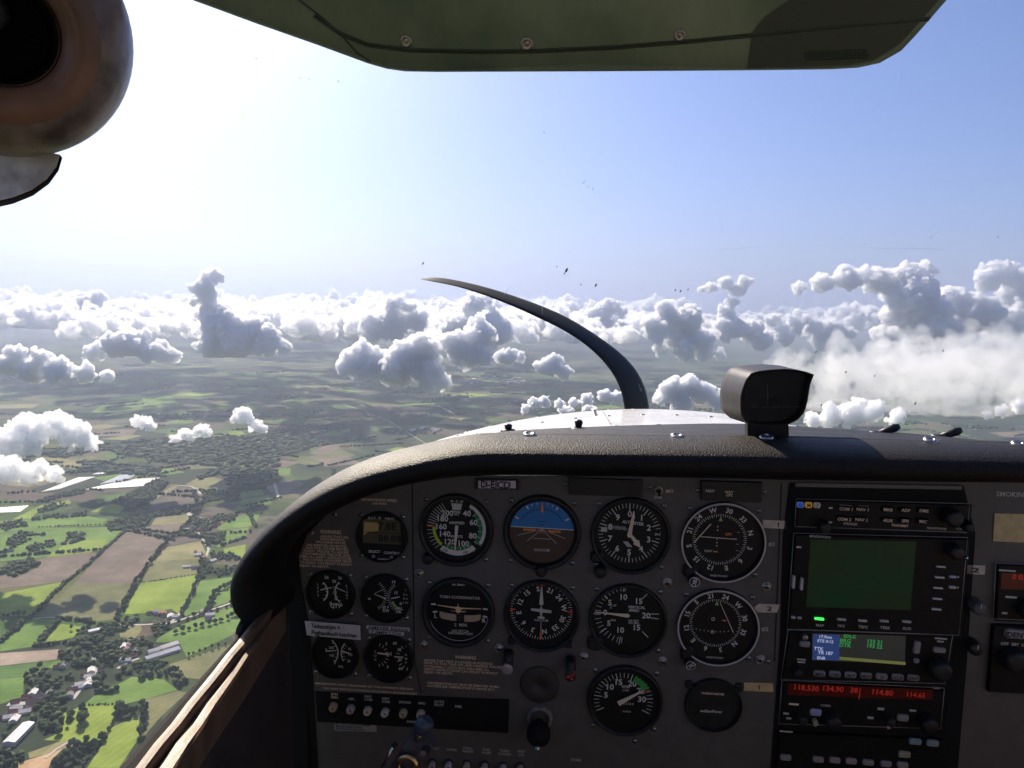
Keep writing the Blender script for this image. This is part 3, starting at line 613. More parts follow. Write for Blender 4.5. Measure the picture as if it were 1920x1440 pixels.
def hall(name, label, pts_a, pts_b, rise, wm, rm, g, H=6.0):
    """long hall over the ground quad: pts_a one eaves line, pts_b the other"""
    A0, A1, B0, B1 = g(*pts_a[0]), g(*pts_a[1]), g(*pts_b[0]), g(*pts_b[1]); mid = (A0 + A1 + B0 + B1) / 4; ax = (A1 - A0); L = ax.length; ax.normalize()
    W = abs((B0 - A0).dot(Vector((-ax.y, ax.x, 0)))); w, r = gable(L, W, H, rise, wm, rm); o = w.build('farm_hall' if name is None else name); r.build('roof', o)
    o.location = (mid.x, mid.y, GZ); o.rotation_euler.z = math.atan2(ax.y, ax.x); return tag(o, label, 'hall')
grey_roof = pmat('grey_sheet_roof', (.42, .42, .46), 0.5, noise_scale=.05, noise_amt=.15); white_roof = pmat('white_sheet_roof', (.75, .73, .70), 0.5, noise_scale=.05, noise_amt=.1)
hall('farm_hall', 'longest farm hall with white roof beside the village wood', [(1128,595),(1395,510)], [(1150,562),(1398,482)], 5, wall_m, white_roof, g3)
hall('farm_hall', 'grey roofed hall behind the longest white hall', [(1250,510),(1390,465)], [(1255,482),(1388,438)], 4, wall_m, grey_roof, g3)
hall('farm_hall', 'shorter grey hall end to end behind the longest white hall', [(1150,540),(1245,512)], [(1160,515),(1248,485)], 4, wall_m, grey_roof, g3)
hall('warehouse', 'grey flat warehouse at the picture edge below the village', [(20,1248),(180,1090)], [(100,1262),(290,1090)], 2.5, wall_m, grey_roof, g3, 9)
hall('farm_hall', 'barn with pale roof between the avenue and the village wood', [(690,372),(790,350)], [(690,355),(790,335)], 3, wall_m, white_roof, g3)

film = pmat('greenhouse_film', (.70, .68, .62), 0.45, noise_scale=.03, noise_amt=.12); film_b = pmat('blueish_greenhouse_film', (.55, .58, .68), 0.4, noise_scale=.03, noise_amt=.12)
def tunnels(label, q, n, mat):
    """rows of polytunnel arches over a ground quad a-b-c-d, arches running from side ab to side dc"""
    A, B_, C_, D = [g2(x, y) for x, y in q]; b = MB()
    for k in range(n):
        rows = []
        for t in (0.0, 1.0):
            e0 = (A.lerp(B_, k / n)).lerp(D.lerp(C_, k / n), t); e1 = (A.lerp(B_, (k + .86) / n)).lerp(D.lerp(C_, (k + .86) / n), t)
            rows.append([e0.lerp(e1, 0.5 - 0.5*math.cos(math.pi*j/6)) + Vector((0, 0, 0.6 + 3.4*math.sin(math.pi*j/6))) for j in range(7)])
        b.grid(rows, mat, smooth=False)
    return tag(b.build('greenhouse'), label, 'greenhouse')
tunnels('broad cream block of polytunnel rows among the fields', [(540,203),(925,180),(1030,125),(830,135)], 16, film)
tunnels('blueish polytunnel block adjoining the broad cream one', [(640,168),(800,142),(890,103),(775,108)], 12, film_b)
tunnels('narrow slanting strip of pale polytunnels above the dark wood', [(260,218),(385,198),(612,120),(500,124)], 8, film)
tunnels('white polytunnel strip cut by the picture edge', [(-40,352),(130,346),(188,304),(0,318)], 8, film)
tunnels('low pale polytunnel strip farthest up beside the forest', [(590,105),(690,98),(730,82),(650,85)], 6, film_b)
for k in range(26):
    p = at_z(870 + rnd.uniform(0, 115), 709 + rnd.uniform(-4, 11), GZ); w, r = gable(rnd.uniform(40, 110), rnd.uniform(25, 45), 8, 2, wall_m, white_roof)
    o = w.build('warehouse'); r.build('roof', o); o.location = (p.x, p.y, GZ); o.rotation_euler.z = rnd.choice([.2, 1.7]); tag(o, 'tiny white roofed warehouse in the far town beyond the central clouds', 'warehouse', 'far town warehouses')
# ------------------------------------------------------------------ cockpit: frames and materials
TILT = R(4.0)
EZ = Vector((0, -math.cos(TILT), -math.sin(TILT))); EX = Vector((1, 0, 0)); EY = EZ.cross(EX)
PO = Vector((0, 0.8, -0.2))
MP = Matrix((EX, EY, EZ)).transposed().to_4x4(); MP.translation = PO
def uv(px, py, h=0.0):
    d = ray(px, py); o = PO + EZ * h; k = o.dot(EZ) / d.dot(EZ); q = d * k - o
    return q.dot(EX), q.dot(EY)
def mpp(px, py):                                     # metres per photo pixel at that place on the panel
    x, y = uv(px, py); return (PO + EX*x + EY*y).dot(CF) / F_PX
def pframe(px, py, h=0.0):
    x, y = uv(px, py, h); m = MP.copy(); m.translation = PO + EX*x + EY*y + EZ*h; return m

panel_paint = pmat('panel_grey_paint', (.118, .106, .092), 0.55, spec=0.4, noise_scale=60, noise_amt=0.12, bump=0.15, bump_scale=900, bump_dist=0.0004)
black_plastic = pmat('black_plastic', (.018, .018, .018), 0.45, spec=0.4, noise_scale=90, noise_amt=0.3)
black_matte = pmat('black_matte', (.010, .010, .010), 0.8, spec=0.25)
dial_black = pmat('dial_black', (.008, .008, .008), 0.5, spec=0.35)
mark_white = pmat('dial_white', (.72, .69, .62), 0.7)
mark_cream = pmat('needle_cream', (.80, .68, .52), 0.6)
mark_dim = pmat('dim_white', (.55, .52, .46), 0.7)
mark_tan = pmat('placard_tan', (.85, .66, .46), 0.75)
mark_yellow = pmat('arc_yellow', (.45, .62, .03), 0.6); mark_green = pmat('arc_green', (.02, .22, .06), 0.6); bright_green = pmat('arc_bright_green', (.04, .42, .06), 0.6)
mark_red = pmat('index_red', (.72, .08, .04), 0.6); mark_orange = pmat('index_orange', (.85, .25, .05), 0.6)
sky_blue = pmat('horizon_blue', (.03, .20, .48), 0.5); earth_brown = pmat('horizon_brown', (.075, .045, .03), 0.5)
pale_green = pmat('index_green', (.34, .50, .16), 0.6)
steel = pmat('screw_steel', (.42, .40, .38), 0.35, metal=1.0, noise_scale=300, noise_amt=0.3)
silver = pmat('bright_metal', (.62, .60, .58), 0.25, metal=1.0)
white_label = pmat('white_label', (.62, .58, .55), 0.75, noise_scale=120, noise_amt=0.08)
tape = pmat('yellowed_tape', (.62, .47, .22), 0.7, noise_scale=120, noise_amt=0.15); tape_pale = pmat('pale_tape', (.66, .55, .42), 0.7, noise_scale=120, noise_amt=0.12)
ink = pmat('black_ink', (.015, .014, .014), 0.8)
vinyl = pmat('grained_vinyl', (.012, .0095, .008), 0.5, spec=0.22, noise_scale=25, noise_amt=0.2, bump=1.0, bump_scale=760, bump_dist=0.0010)
trim_brown = pmat('brown_trim', (.17, .10, .052), 0.5, noise_scale=45, noise_amt=0.35, bump=0.3, bump_scale=300, bump_dist=0.0006)
dark_trim = pmat('dark_brown_trim', (.045, .032, .026), 0.7, noise_scale=30, noise_amt=0.3)
rubber = pmat('black_rubber', (.006, .005, .005), 0.85, spec=.2)
cabin_tan = pmat('tan_cabin_lining', (.40, .30, .21), 0.8, noise_scale=30, noise_amt=0.1)
liner = pmat('headliner', (.62, .56, .48), 0.9, noise_scale=40, noise_amt=0.1)

# ------------------------------------------------------------------ cabin shell (behind and beside the camera)
XL, XR = -0.335, 0.715
def shell(name, label, boxes, mat, cat):
    b = MB()
    for q in boxes: b.box(*q, mat)
    return tag(b.build(name), label, cat)
shell('cabin_roof', 'pale cabin ceiling lining overhead behind the sun visor', [(XL - .03, XR + .03, -1.35, 0.36, 0.305, 0.335)], liner, 'ceiling')
shell('cabin_floor', 'dark carpeted cabin floor under the instrument panel', [(XL - .03, XR + .03, -1.35, 1.05, -0.93, -0.90)], dark_trim, 'floor')
shell('cabin_wall', 'right cabin side wall below the side window'.replace('right ', 'passenger '), [(XR, XR + .03, -1.35, 1.0, -0.90, -0.30), (XR, XR + .03, -1.35, -0.75, -0.30, 0.305)], cabin_tan, 'wall')
shell('cabin_bulkhead', 'rear cabin wall behind the seats with a window gap', [(XL, XR, -1.38, -1.35, -0.90, -0.15), (XL, XR, -1.38, -1.35, 0.22, 0.305)], liner, 'wall')
b = MB(); b.box(-.28, .68, 0.90, 0.92, -0.90, -0.235, dark_trim); tag(b.build('firewall'), 'dark firewall closing the footwell ahead of the panel', 'wall')

# door side: lining, sill ledges, outer seal
ds = empty('cabin_door', 'dark brown door lining with two worn tan ledges along the window sill', 'door')
wall_top = [at_z(528, 1139, -.301), at_z(327, 1440, -.301)]; wd = wall_top[1] - wall_top[0]; wall_top = [wall_top[0] - wd * .05, wall_top[0] + wd * 2.6]
b = MB(); b.grid([[p + Vector((-.02, 0, 0)), p, p + Vector((.004, 0, -.02)), p + Vector((.012, 0, -.30)), p + Vector((.012, 0, -.62)), p + Vector((-.02, 0, -.62))] for p in wall_top], dark_trim, closed=True, smooth=False); b.build('lining', ds)
b = MB(); b.box(XL - .03, XL, -1.35, -0.45, -0.90, -0.305, dark_trim); b.box(XL - .03, XL, -1.35, -0.75, -0.305, 0.305, cabin_tan); b.build('rear_lining', ds)
b = MB(); b.box(at_y(512, 1160, .825).x, at_y(584, 1250, .83).x, .815, .835, -.92, -.325, black_matte); tag(b.build('light_gap_blocker'), 'dark trim panel between the door lining and the instrument panel', 'trim panel')  # added to close the gap that let light in beside the panel
def sill_strip(name, pa, pb, qa, qb, z, mat, thick, edge=None):
    """ledge between two photo lines (pa->pb outer, qa->qb inner), level at height z, carried on past the picture"""
    rows = []
    A0, A1, B0, B1 = at_z(*pa, z), at_z(*pb, z), at_z(*qa, z), at_z(*qb, z)
    for t in [-0.06, 0, .1, .2, .3, .4, .5, .6, .7, .8, .9, 1.0, 1.3, 2.0, 3.0]:
        p, q = A0.lerp(A1, t), B0.lerp(B1, t); w = Vector((0, 0, 0.0006 * math.sin(t * 37)))
        rows.append([p - Vector((0, 0, thick)), p - Vector((0, 0, .002)), p + (q - p) * .12 + w, p + (q - p) * .5 + Vector((0, 0, .0006)) + w, p + (q - p) * .88 + w, q - Vector((0, 0, .002)), q - Vector((0, 0, thick))])
    bb = MB(); bb.grid(rows, mat, closed=True, smooth=False); return bb.build(name, ds)
seal_o = [at_z(x, y, -.290) for x, y in ((486,1128),(470,1143),(452,1160),(443,1178),(440,1200),(332,1320),(224,1440))]; seal_i = [at_z(x, y, -.290) for x, y in ((512,1128),(500,1143),(484,1160),(467,1178),(446,1203),(350,1322),(253,1440))]
for q in (seal_o, seal_i): q.append(q[-1] + (q[-1] - q[-2]) * 3.0)
b = MB(); b.grid([[o_ - Vector((0, 0, .03)), o_, o_.lerp(i_, .5) + Vector((0, 0, .001)), i_, i_ - Vector((0, 0, .03))] for o_, i_ in zip(seal_o, seal_i)], rubber, closed=True, smooth=False); b.build('window_seal', ds)
sill_strip('ledge', (496, 1136), (250, 1440), (513, 1140), (273, 1440), -0.2885, trim_brown, 0.02)
sill_strip('ledge_groove', (512, 1138), (272, 1440), (517, 1140), (292, 1440), -0.305, rubber, 0.02)
sill_strip('ledge', (514, 1138), (291, 1440), (528, 1140), (327, 1440), -0.2950, trim_brown, 0.03)

# ------------------------------------------------------------------ windscreen
pane_m, pn, pl_, pp_ = nmat('clear_acrylic'); pn.remove(pp_)
tb = pn.new('ShaderNodeBsdfTransparent'); tb.inputs['Color'].default_value = (.965, .975, .97, 1); pl_.new(tb.outputs[0], pn['Material Output'].inputs['Surface'])
ws = empty('windscreen', 'clear wraparound acrylic windscreen speckled with dead insects and scratches', 'windscreen')
WS_BOT = [(-.345, .38, -.30), (-.352, .60, -.30), (-.350, .76, -.30), (-.325, .87, -.27), (-.22, .965, -.20), (-.05, 1.01, -.175), (.19, 1.03, -.17), (.43, 1.01, -.175), (.60, .965, -.19), (.70, .87, -.22), (.725, .76, -.26), (.725, .60, -.30), (.72, .38, -.30)]
WS_TOP = [(-.365, .30, .30), (-.36, .33, .30), (-.34, .36, .30), (-.28, .40, .302), (-.18, .43, .304), (0.0, .45, .306), (.19, .455, .306), (.38, .45, .306), (.55, .43, .304), (.66, .40, .302), (.71, .36, .30), (.73, .33, .30), (.735, .30, .30)]
def ws_point(i, t):
    a, c = Vector(WS_BOT[i]), Vector(WS_TOP[i]); p = a.lerp(c, t); bulge = 0.05 * math.sin(math.pi * t)
    n_ = Vector((p.x - .19, p.y * .8, 0)).normalized(); return p + n_ * bulge
b = MB(); rows = [[ws_point(i, t / 8.0) for i in range(13)] for t in range(9)]; b.grid(rows, pane_m)
ctr = Vector((.19, 0, 0)); b.grid([[p + (p - ctr).normalized() * .004 for p in r] for r in rows], pane_m); b.build('pane', ws)
speck_m = pmat('insect_speck', (.05, .045, .04), 0.8); chip_m = pmat('scratch_white', (.75, .75, .75), 0.6)
def on_pane(px, py):
    """where the sight line meets the pane's inner face"""
    d = ray(px, py).normalized(); best = None
    for t in range(8):
        for i in range(12):
            q = [rows[t][i], rows[t][i + 1], rows[t + 1][i + 1], rows[t + 1][i]]
            for tri in ((q[0], q[1], q[2]), (q[0], q[2], q[3])):
                n_ = (tri[1] - tri[0]).cross(tri[2] - tri[0]); dn = d.dot(n_)
                if abs(dn) < 1e-9: continue
                k = tri[0].dot(n_) / dn; h = d * k
                if k > 0 and all((tri[(j+1) % 3] - tri[j]).cross(h - tri[j]).dot(n_) >= -1e-9 for j in range(3)): best = k if best is None else min(best, k)
    return None if best is None else d * (best - .0015)
rr = random.Random(3)
for px, py, r in [(1062,507,4),(1058,513,2),(1117,535,3),(1089,534,1.6),(1266,544,2),(1276,546,2.2),(793,494,2.6),(1044,500,1.6),(480,110,1.6),(1530,660,2),(1768,658,2),(1716,757,2.4),(1586,698,2),(1640,705,1.6),(1290,543,1.8),(1020,720,1.4),(700,300,0.9),(1235,330,0.8),(1560,390,0.9),(1690,180,0.9),(1820,360,1.0),(560,420,0.8),(1150,430,0.8),(520,700,0.8),(1850,600,1.0),(980,160,0.8),(610,730,1.4),(1540,760,2.2)]:
    p = on_pane(px, py)
    if p is None: continue
    k = p.dot(CF) / F_PX * r; b = MB(); b.tube([p + CR*k*.5 + CU*k, p, p - CR*k*.4 - CU*k*.9], [k*.35, k*.6, k*.25], speck_m, n=6); b.build('insect_speck', ws)
for px, py, dx, dy, w in [(1093,345,5,-8,1.0),(1100,352,6,-6,1.0),(1110,358,3,-8,.8),(633,150,3,5,1.3),(575,145,8,6,.8),(560,150,5,-6,.8),(1745,446,2,-4,1.2),(1870,446,3,-5,1.4),(1758,437,2,-2,1.0),(1018,245,4,5,.8),(1340,470,90,-8,.35),(1600,465,180,2,.35),(945,552,14,-18,.6),(1155,655,4,-12,.6),(1018,590,-2,-14,.6),(1198,720,3,14,1.0),(1165,665,14,10,.5),(1202,728,1,6,1.6),(1405,742,1,26,.5),(1390,745,26,2,.4),(1650,120,1,2,1)]:
    p, q = on_pane(px, py), on_pane(px + dx, py + dy)
    if p is None or q is None: continue
    k = p.dot(CF) / F_PX; b = MB(); b.tube([p, p.lerp(q, .5) + CU*k*.7, q], [k*w*.3, k*w*.55, k*w*.25], chip_m, n=5); b.build('scratch', ws)

# ------------------------------------------------------------------ glareshield
OUT = [(2040,838),(1900,831),(1700,826),(1500,821),(1300,818),(1100,816),(980,815),(900,816),(840,825),(780,838),(715,854),(650,878),(590,912),(535,955),(492,1001),(464,1043),(455,1080),(463,1112),(486,1136)]
INN = [(2040,900),(1900,897),(1700,895),(1500,893),(1300,889),(1100,885),(980,884),(900,885),(840,890),(780,900),(720,916),(665,938),(616,962),(578,990),(548,1020),(528,1052),(520,1084),(522,1112),(534,1140)]
gs = empty('glareshield', 'black grained padded glareshield rolling over the instrument panel', 'glareshield')
rows = []
for k, ((ox, oy), (ix, iy)) in enumerate(zip(OUT, INN)):
    yc = 0.735; o_, i_ = at_y(ox, oy, yc), at_y(ix, iy, yc); c = (o_ + i_) / 2; a = (o_ - i_) / 2; ring = []
    for j in range(28):
        th = 2 * math.pi * j / 28; sy = math.sin(th); cx_ = math.copysign(abs(math.cos(th)) ** 0.8, math.cos(th))
        ring.append(c + a * cx_ * 0.985 + Vector((0, 1, 0)) * (0.052 * sy))
    rows.append(ring)
def smooth_rows(rows, n):
    out = []
    for i in range(len(rows) - 1):
        p0, p1, p2, p3 = rows[max(i-1, 0)], rows[i], rows[i+1], rows[min(i+2, len(rows)-1)]
        for s in range(n):
            t = s / n; out.append([0.5*((2*b_) + (c_ - a_)*t + (2*a_ - 5*b_ + 4*c_ - d_)*t*t + (3*b_ - a_ - 3*c_ + d_)*t**3) for a_, b_, c_, d_ in zip(p0, p1, p2, p3)])
    out.append(rows[-1]); return out
b = MB(); b.grid(smooth_rows(rows, 5), vinyl, closed=True)
nv = len(b.v); b.f.append([nv - 28 + j for j in range(28)]); b.m.append(0); b.sm.append(False); b.build('padded_roll', gs)
# deck from the roll to the foot of the windscreen
b = MB(); dr = []
for k in range(0, 17):
    (ox, oy) = OUT[k]; o_ = at_y(ox, oy, 0.735) - Vector((0, 0, .004)); yb = 1.02 - 0.5 * (o_.x - .19) ** 2 - 0.15 * abs(o_.x - .19)
    yb = max(yb, o_.y + .03); dr.append([o_ + Vector((0, t * (yb - o_.y), -0.024 * t)) for t in (0.0, .25, .5, .75, 1.0)])
b.grid(smooth_rows(dr, 3), vinyl)
b.grid([[p - Vector((0, 0, .006)) for p in r] for r in smooth_rows(dr, 3)], vinyl); b.build('deck', gs)
b = MB(); rows2 = smooth_rows([[at_y(ox, oy + 2.2, .737 + .0) + Vector((0, .004, .0012)), at_y(ox, oy + 4.0, .733)+ Vector((0, .002, .0012))] for ox, oy in OUT[0:8]], 3); b.grid(rows2, black_matte); b.build('edge_seam', gs)
cup = MB(); cup.lathe([(.0062, 0), (.0062, .0008), (.0040, .0022), (.0022, .0016), (.0022, .0012), (.0002, .0022)], steel, n=18, cap=True)
cup_o = None
for px, py in [(993, 816), (1270, 819), (1437, 821), (1745, 827), (1910, 834)]:
    p = at_y(px, py, .733)
    if cup_o is None: cup_o = cup.build('screw', gs); c = cup_o
    else: c = cup_o.copy(); C.objects.link(c); c.parent = gs
    c.matrix_world = Matrix.Translation(p + Vector((0, 0, .0005))) @ Matrix.Rotation(R(18), 4, 'X')
b = MB(); pts = [at_y(x, y, .748) for x, y in ((519, 1012), (545, 995), (575, 978), (598, 968))]; b.tube(pts, [.0022, .003, .003, .002], black_plastic); b.build('trim_rod', gs)

def clip_post(px, py, y, h, lean, label):
    o = at_y(px, py, y); m = Matrix.Translation(o); e = empty('deck_clip', label, 'clip', m, 'dark clips on the glareshield deck')
    bb = MB(); bb.lathe([(.0001, -.004), (.009, -.004), (.0095, .002), (.008, .004), (.0045, .0045), (.0001, .0046)], black_plastic, n=20); bb.build('clip_base', e)
    bb = MB(); t = Vector((lean, 0.0, 1)).normalized(); bb.tube([t*.002, t*h*.45, t*h*.8, t*h], [.0042, .0040, .0050, .0032], black_plastic, n=12); bb.build('post', e)
clip_post(953, 811, .95, .0105, 0.0, 'short dark clip standing on the deck at the curved end of the cowling')
clip_post(1084, 808, .95, .0135, 0.05, 'taller dark clip standing on the deck before the middle of the cowling')
clip_post(1645, 815, .95, .026, 2.2, 'dark stub clip leaning over nearest the compass')
clip_post(1760, 821, .95, .026, 2.4, 'dark stub clip leaning over farthest from the compass')

# ------------------------------------------------------------------ sun visor and air vent
vis_m, vn, vl, vp = nmat('green_visor_vinyl')
vt = vn.new('ShaderNodeTexCoord'); vz = vn.new('ShaderNodeTexNoise'); vz.inputs['Scale'].default_value = 7; vz.inputs['Detail'].default_value = 11; vz.inputs['Roughness'].default_value = .68; vl.new(vt.outputs['Object'], vz.inputs['Vector'])
vr = vn.new('ShaderNodeValToRGB'); vr.color_ramp.elements[0].position = .3; vr.color_ramp.elements[1].position = .72; vr.color_ramp.elements[0].color = (.075, .10, .075, 1); vr.color_ramp.elements[1].color = (.25, .27, .205, 1)
vl.new(vz.outputs['Fac'], vr.inputs['Fac']); vl.new(vr.outputs['Color'], vp.inputs['Base Color']); vp.inputs['Roughness'].default_value = .5
vtr = vn.new('ShaderNodeBsdfTranslucent'); vl.new(vr.outputs['Color'], vtr.inputs['Color']); vmx = vn.new('ShaderNodeMixShader'); vmx.inputs['Fac'].default_value = .62
vl.new(vp.outputs[0], vmx.inputs[1]); vl.new(vtr.outputs[0], vmx.inputs[2]); vl.new(vmx.outputs[0], vn['Material Output'].inputs['Surface'])
VN = Vector((0, -0.86, -0.51)); VP = Vector((0, .455, .135))                 # the visor's plane: hangs from the roof, leaning to the pilot
def on_vis(px, py, off=0.0):
    d = ray(px, py); o = VP + VN * off; return d * (o.dot(VN) / d.dot(VN))
sv = empty('sun_visor', 'dull green vinyl sun visor folded down across the windscreen top', 'sun visor')
VO = [(180,-76),(360,0),(480,44),(600,86),(690,119),(725,129),(760,134),(820,135),(1100,134),(1400,132),(1560,130),(1610,127),(1650,118),(1690,95),(1720,63),(1775,0),(1850,-85)]
b = MB(); f0 = [on_vis(x, y) for x, y in VO]; nb = len(f0)
fr = [on_vis(x, y, .004) for x, y in VO]; cen = sum(fr, Vector()) / nb
front = [p + (cen - p).normalized() * .004 for p in fr]
rows = [[p - VN * -0.0 for p in front], f0, [p - VN * .004 for p in f0], [p - VN * .008 + (cen - p).normalized() * .004 for p in f0]]
b.grid([[r[i] for r in rows] for i in range(nb)], vis_m)
b.add(front, [list(range(nb))], vis_m); b.add(rows[3], [list(range(nb - 1, -1, -1))], vis_m); b.build('panel', sv)
def piping(pts, rad, mat):
    bb = MB(); bb.tube([on_vis(x, y, .0048) for x, y in pts], rad, mat, n=8); bb.build('seam_piping', sv)
vis_dark = pmat('visor_seam', (.05, .065, .045), .5)
piping([(590,28),(640,62),(690,82),(770,92),(900,95),(1000,94),(1150,87),(1300,75),(1450,60),(1600,45),(1745,33)], .0006, vis_dark)
piping([(588,30),(638,65),(688,86),(770,96),(900,99),(1000,98),(1150,91),(1300,79),(1450,64),(1600,49),(1742,37)], .0007, vis_m)
piping([(560,0),(600,30),(640,66),(670,100),(695,116)], .0006, vis_dark)
b = MB(); pts = [(1410,60),(1435,30),(1480,0),(1760,0),(1690,80),(1640,112),(1590,122),(1400,128)]; b.add([on_vis(x, y, .0053) for x, y in pts], [list(range(len(pts)))], pmat('visor_patch', (.075, .088, .065), .55)); b.build('pocket_patch', sv)
b = MB()
for k in range(22):
    for j in range(3): b.lathe([(.0011, 0), (.0008, .0006), (.0001, .0008)], vis_dark, n=6)
    for v in range(len(b.v) - 3*18, len(b.v)):
        j = (v - (len(b.v) - 3*18)) // 18; c = on_vis(1512 + k*5.3 + j*1.5, 100 + j*5 - k*.2, .0054); x, y, z = b.v[v]; b.v[v] = tuple(c + EX*x + Vector((0, -.51, .86))*y + VN*z)
b.build('embossed_dots', sv)
vm = Matrix((Vector((1, 0, 0)), VN.cross(Vector((1, 0, 0))), VN)).transposed().to_4x4()
rv = MB(); rv.lathe([(.0042, 0), (.0042, .0008), (.003, .0016), (.0022, .0008), (.0016, .0008), (.0001, .0014)], steel, n=18, cap=True); rv_o = None
brass = pmat('brass', (.7, .48, .2), .3, metal=1.0)
for px, py, s in [(762,77,.8),(988,82,.85),(1274,66,.75),(1430,52,.5)]:
    if rv_o is None: rv_o = rv.build('rivet', sv); c = rv_o
    else: c = rv_o.copy(); C.objects.link(c); c.parent = sv
    m = vm.copy() @ Matrix.Scale(s, 4); m.translation = on_vis(px, py, .0045); c.matrix_world = m

av_m = pmat('brown_vent_plastic', (.19, .10, .068), .34, spec=.5, noise_scale=28, noise_amt=.5, bump=.25, bump_scale=260, bump_dist=.0008)
av_c = at_depth(4, 58, 0.36); axis = (-av_c).normalized(); axx = axis.cross(Vector((0, 0, 1))).normalized() * -1; axy = axis.cross(axx) * -1
avm = Matrix((axx, axis.cross(axx), axis)).transposed().to_4x4(); avm.translation = av_c
av = empty('air_vent', 'bulbous brown cabin air vent with a dark round mouth overhead', 'air vent', avm)
rk = 0.36 / F_PX
b = MB(); b.lathe([(rk*158, .0232), (rk*140, .0248), (rk*118, .025), (rk*96, .022), (rk*90, .015)], av_m, n=64); b.build('housing', av)
worn = pmat('worn_vent_rim', (.20, .15, .13), .36, spec=.5, noise_scale=75, noise_amt=.55, bump=.5, bump_scale=160, bump_dist=.0008)
b = MB(); b.lathe([(.02*rk*220, -.10), (.62*rk*230, -.085), (.88*rk*230, -.055), (rk*230, -.022), (rk*228, -.006), (rk*221, .004), (rk*208, .012), (rk*190, .018), (rk*172, .0216), (rk*158, .0232)], worn, n=64); b.build('rim', av)
b = MB(); b.lathe([(rk*93, .020), (rk*90, .012), (rk*84, -.01), (rk*80, -.03)], black_plastic, n=40); b.lathe([(rk*82, -.028), (rk*.5, -.030)], black_matte, n=40, cap=True); b.build('mouth', av)
b = MB(); b.lathe([(rk*34, -.03), (rk*32, -.012), (rk*20, -.006), (rk*1, -.004)], pmat('blue_grey_knob', (.10, .12, .15), .35), x=-rk*20, y=rk*30, n=28, cap=True); b.build('plunger', av)
for ch in av.children: ch.scale = (1, 1.02, 1)
tm = pmat('grey_root_trim', (.75, .68, .64), .6, noise_scale=60, noise_amt=.45, bump=.4, bump_scale=200, bump_dist=.0008)
rt = empty('root_trim', 'scuffed grey moulding below the brown air vent', 'moulding')
prof = [(-60,270),(0,286),(60,288),(95,286),(113,290),(106,312),(88,336),(60,356),(25,370),(-10,378),(-60,388)]
b = MB(); t0, t1 = .40, .48; A = [at_depth(x, y, t0) for x, y in prof]; Bk = [at_depth(x + 3, y + 9, t1) for x, y in prof]
b.add(A, [list(range(len(A)))], tm); b.grid([A, Bk], dark_trim, closed=True, smooth=False); b.add(Bk, [list(range(len(A)))[::-1]], dark_trim); b.build('moulding', rt)
low = [(-60,389),(-10,379),(25,371),(60,357),(88,337),(106,313),(113,291),(117,296),(110,320),(92,345),(62,367),(25,382),(-10,390),(-60,402)]
b = MB(); A = [at_depth(x, y, t0 + .002) for x, y in low]; Bk = [at_depth(x, y, t1) for x, y in low]; b.add(A, [list(range(len(A)))], dark_trim); b.grid([A, Bk], dark_trim, closed=True, smooth=False); b.build('lower_lip', rt)

# ------------------------------------------------------------------ compass
cp = empty('compass', 'dark brown magnetic compass on a stubby neck above the glareshield', 'compass')
def cpx(x, y): return 1250 + x / 2.866, 640 + y / 2.866
CF0 = [(455,172),(500,160),(560,153),(640,149),(700,153),(750,164),(792,179),(782,205),(772,232),(764,280),(757,322),(748,360),(733,392),(712,415),(690,431),(655,446),(600,452),(540,454),(480,450),(440,440),(418,418),(404,395),(399,350),(400,300),(406,268),(416,240),(430,204)]
cc = (590, 300)
def ring(scale, shift, y, sy=None):
    return [at_y(*cpx((x - cc[0])*scale + cc[0] + shift[0], (q - cc[1])*(sy or scale) + cc[1] + shift[1]), y) for x, q in CF0]
comp_m = pmat('compass_brown', (.026, .019, .014), .45, spec=.28, noise_scale=70, noise_amt=.35, bump=.2, bump_scale=500, bump_dist=.0004)
b = MB(); b.grid([ring(.93, (0, 2), .752), ring(.945, (0, 2), .742), ring(1.0, (0, 0), .738), ring(1.005, (-4, -1), .741), ring(1.0, (-38, -8), .765), ring(.99, (-100, -26), .81), ring(.95, (-122, -34), .828), ring(.80, (-130, -36), .836)], comp_m, closed=True)
nv = len(b.v); b.f.append([nv - len(CF0) + j for j in range(len(CF0))][::-1]); b.m.append(0); b.sm.append(False); b.build('housing', cp)
b = MB(); q = ring(.935, (0, 2), .751); b.add(q, [list(range(len(q)))], pmat('compass_glass', (.006, .006, .006), .16, spec=.5)); b.build('face', cp)
b = MB(); dim = pmat('compass_card_ink', (.10, .10, .095), .6)
def cl(x0, y0, x1, y1, w):
    p, q = at_y(*cpx(x0, y0), .7505), at_y(*cpx(x1, y1), .7505); b.tube([p, q], w, dim, n=5)
cl(541, 232, 540, 345, .0005)
for k in range(7): cl(478 + k*22, 296 - k*.5, 480 + k*22, 306 - k*.5, .0004)
for k in range(5): cl(440 + k*60, 352, 490 + k*60, 352, .0003)
b.build('card_marks', cp)
b = MB(); NK = [(435,438),(655,444),(657,512),(433,512)]
n0 = [at_y(*cpx(x, y), .748) for x, y in NK]; n1 = [at_y(*cpx(x - 14, y - 4), .80) for x, y in NK]; b.add(n0 + n1, [[0,1,2,3],[7,6,5,4],[0,4,5,1],[1,5,6,2],[2,6,7,3],[3,7,4,0]], comp_m); b.build('neck', cp)

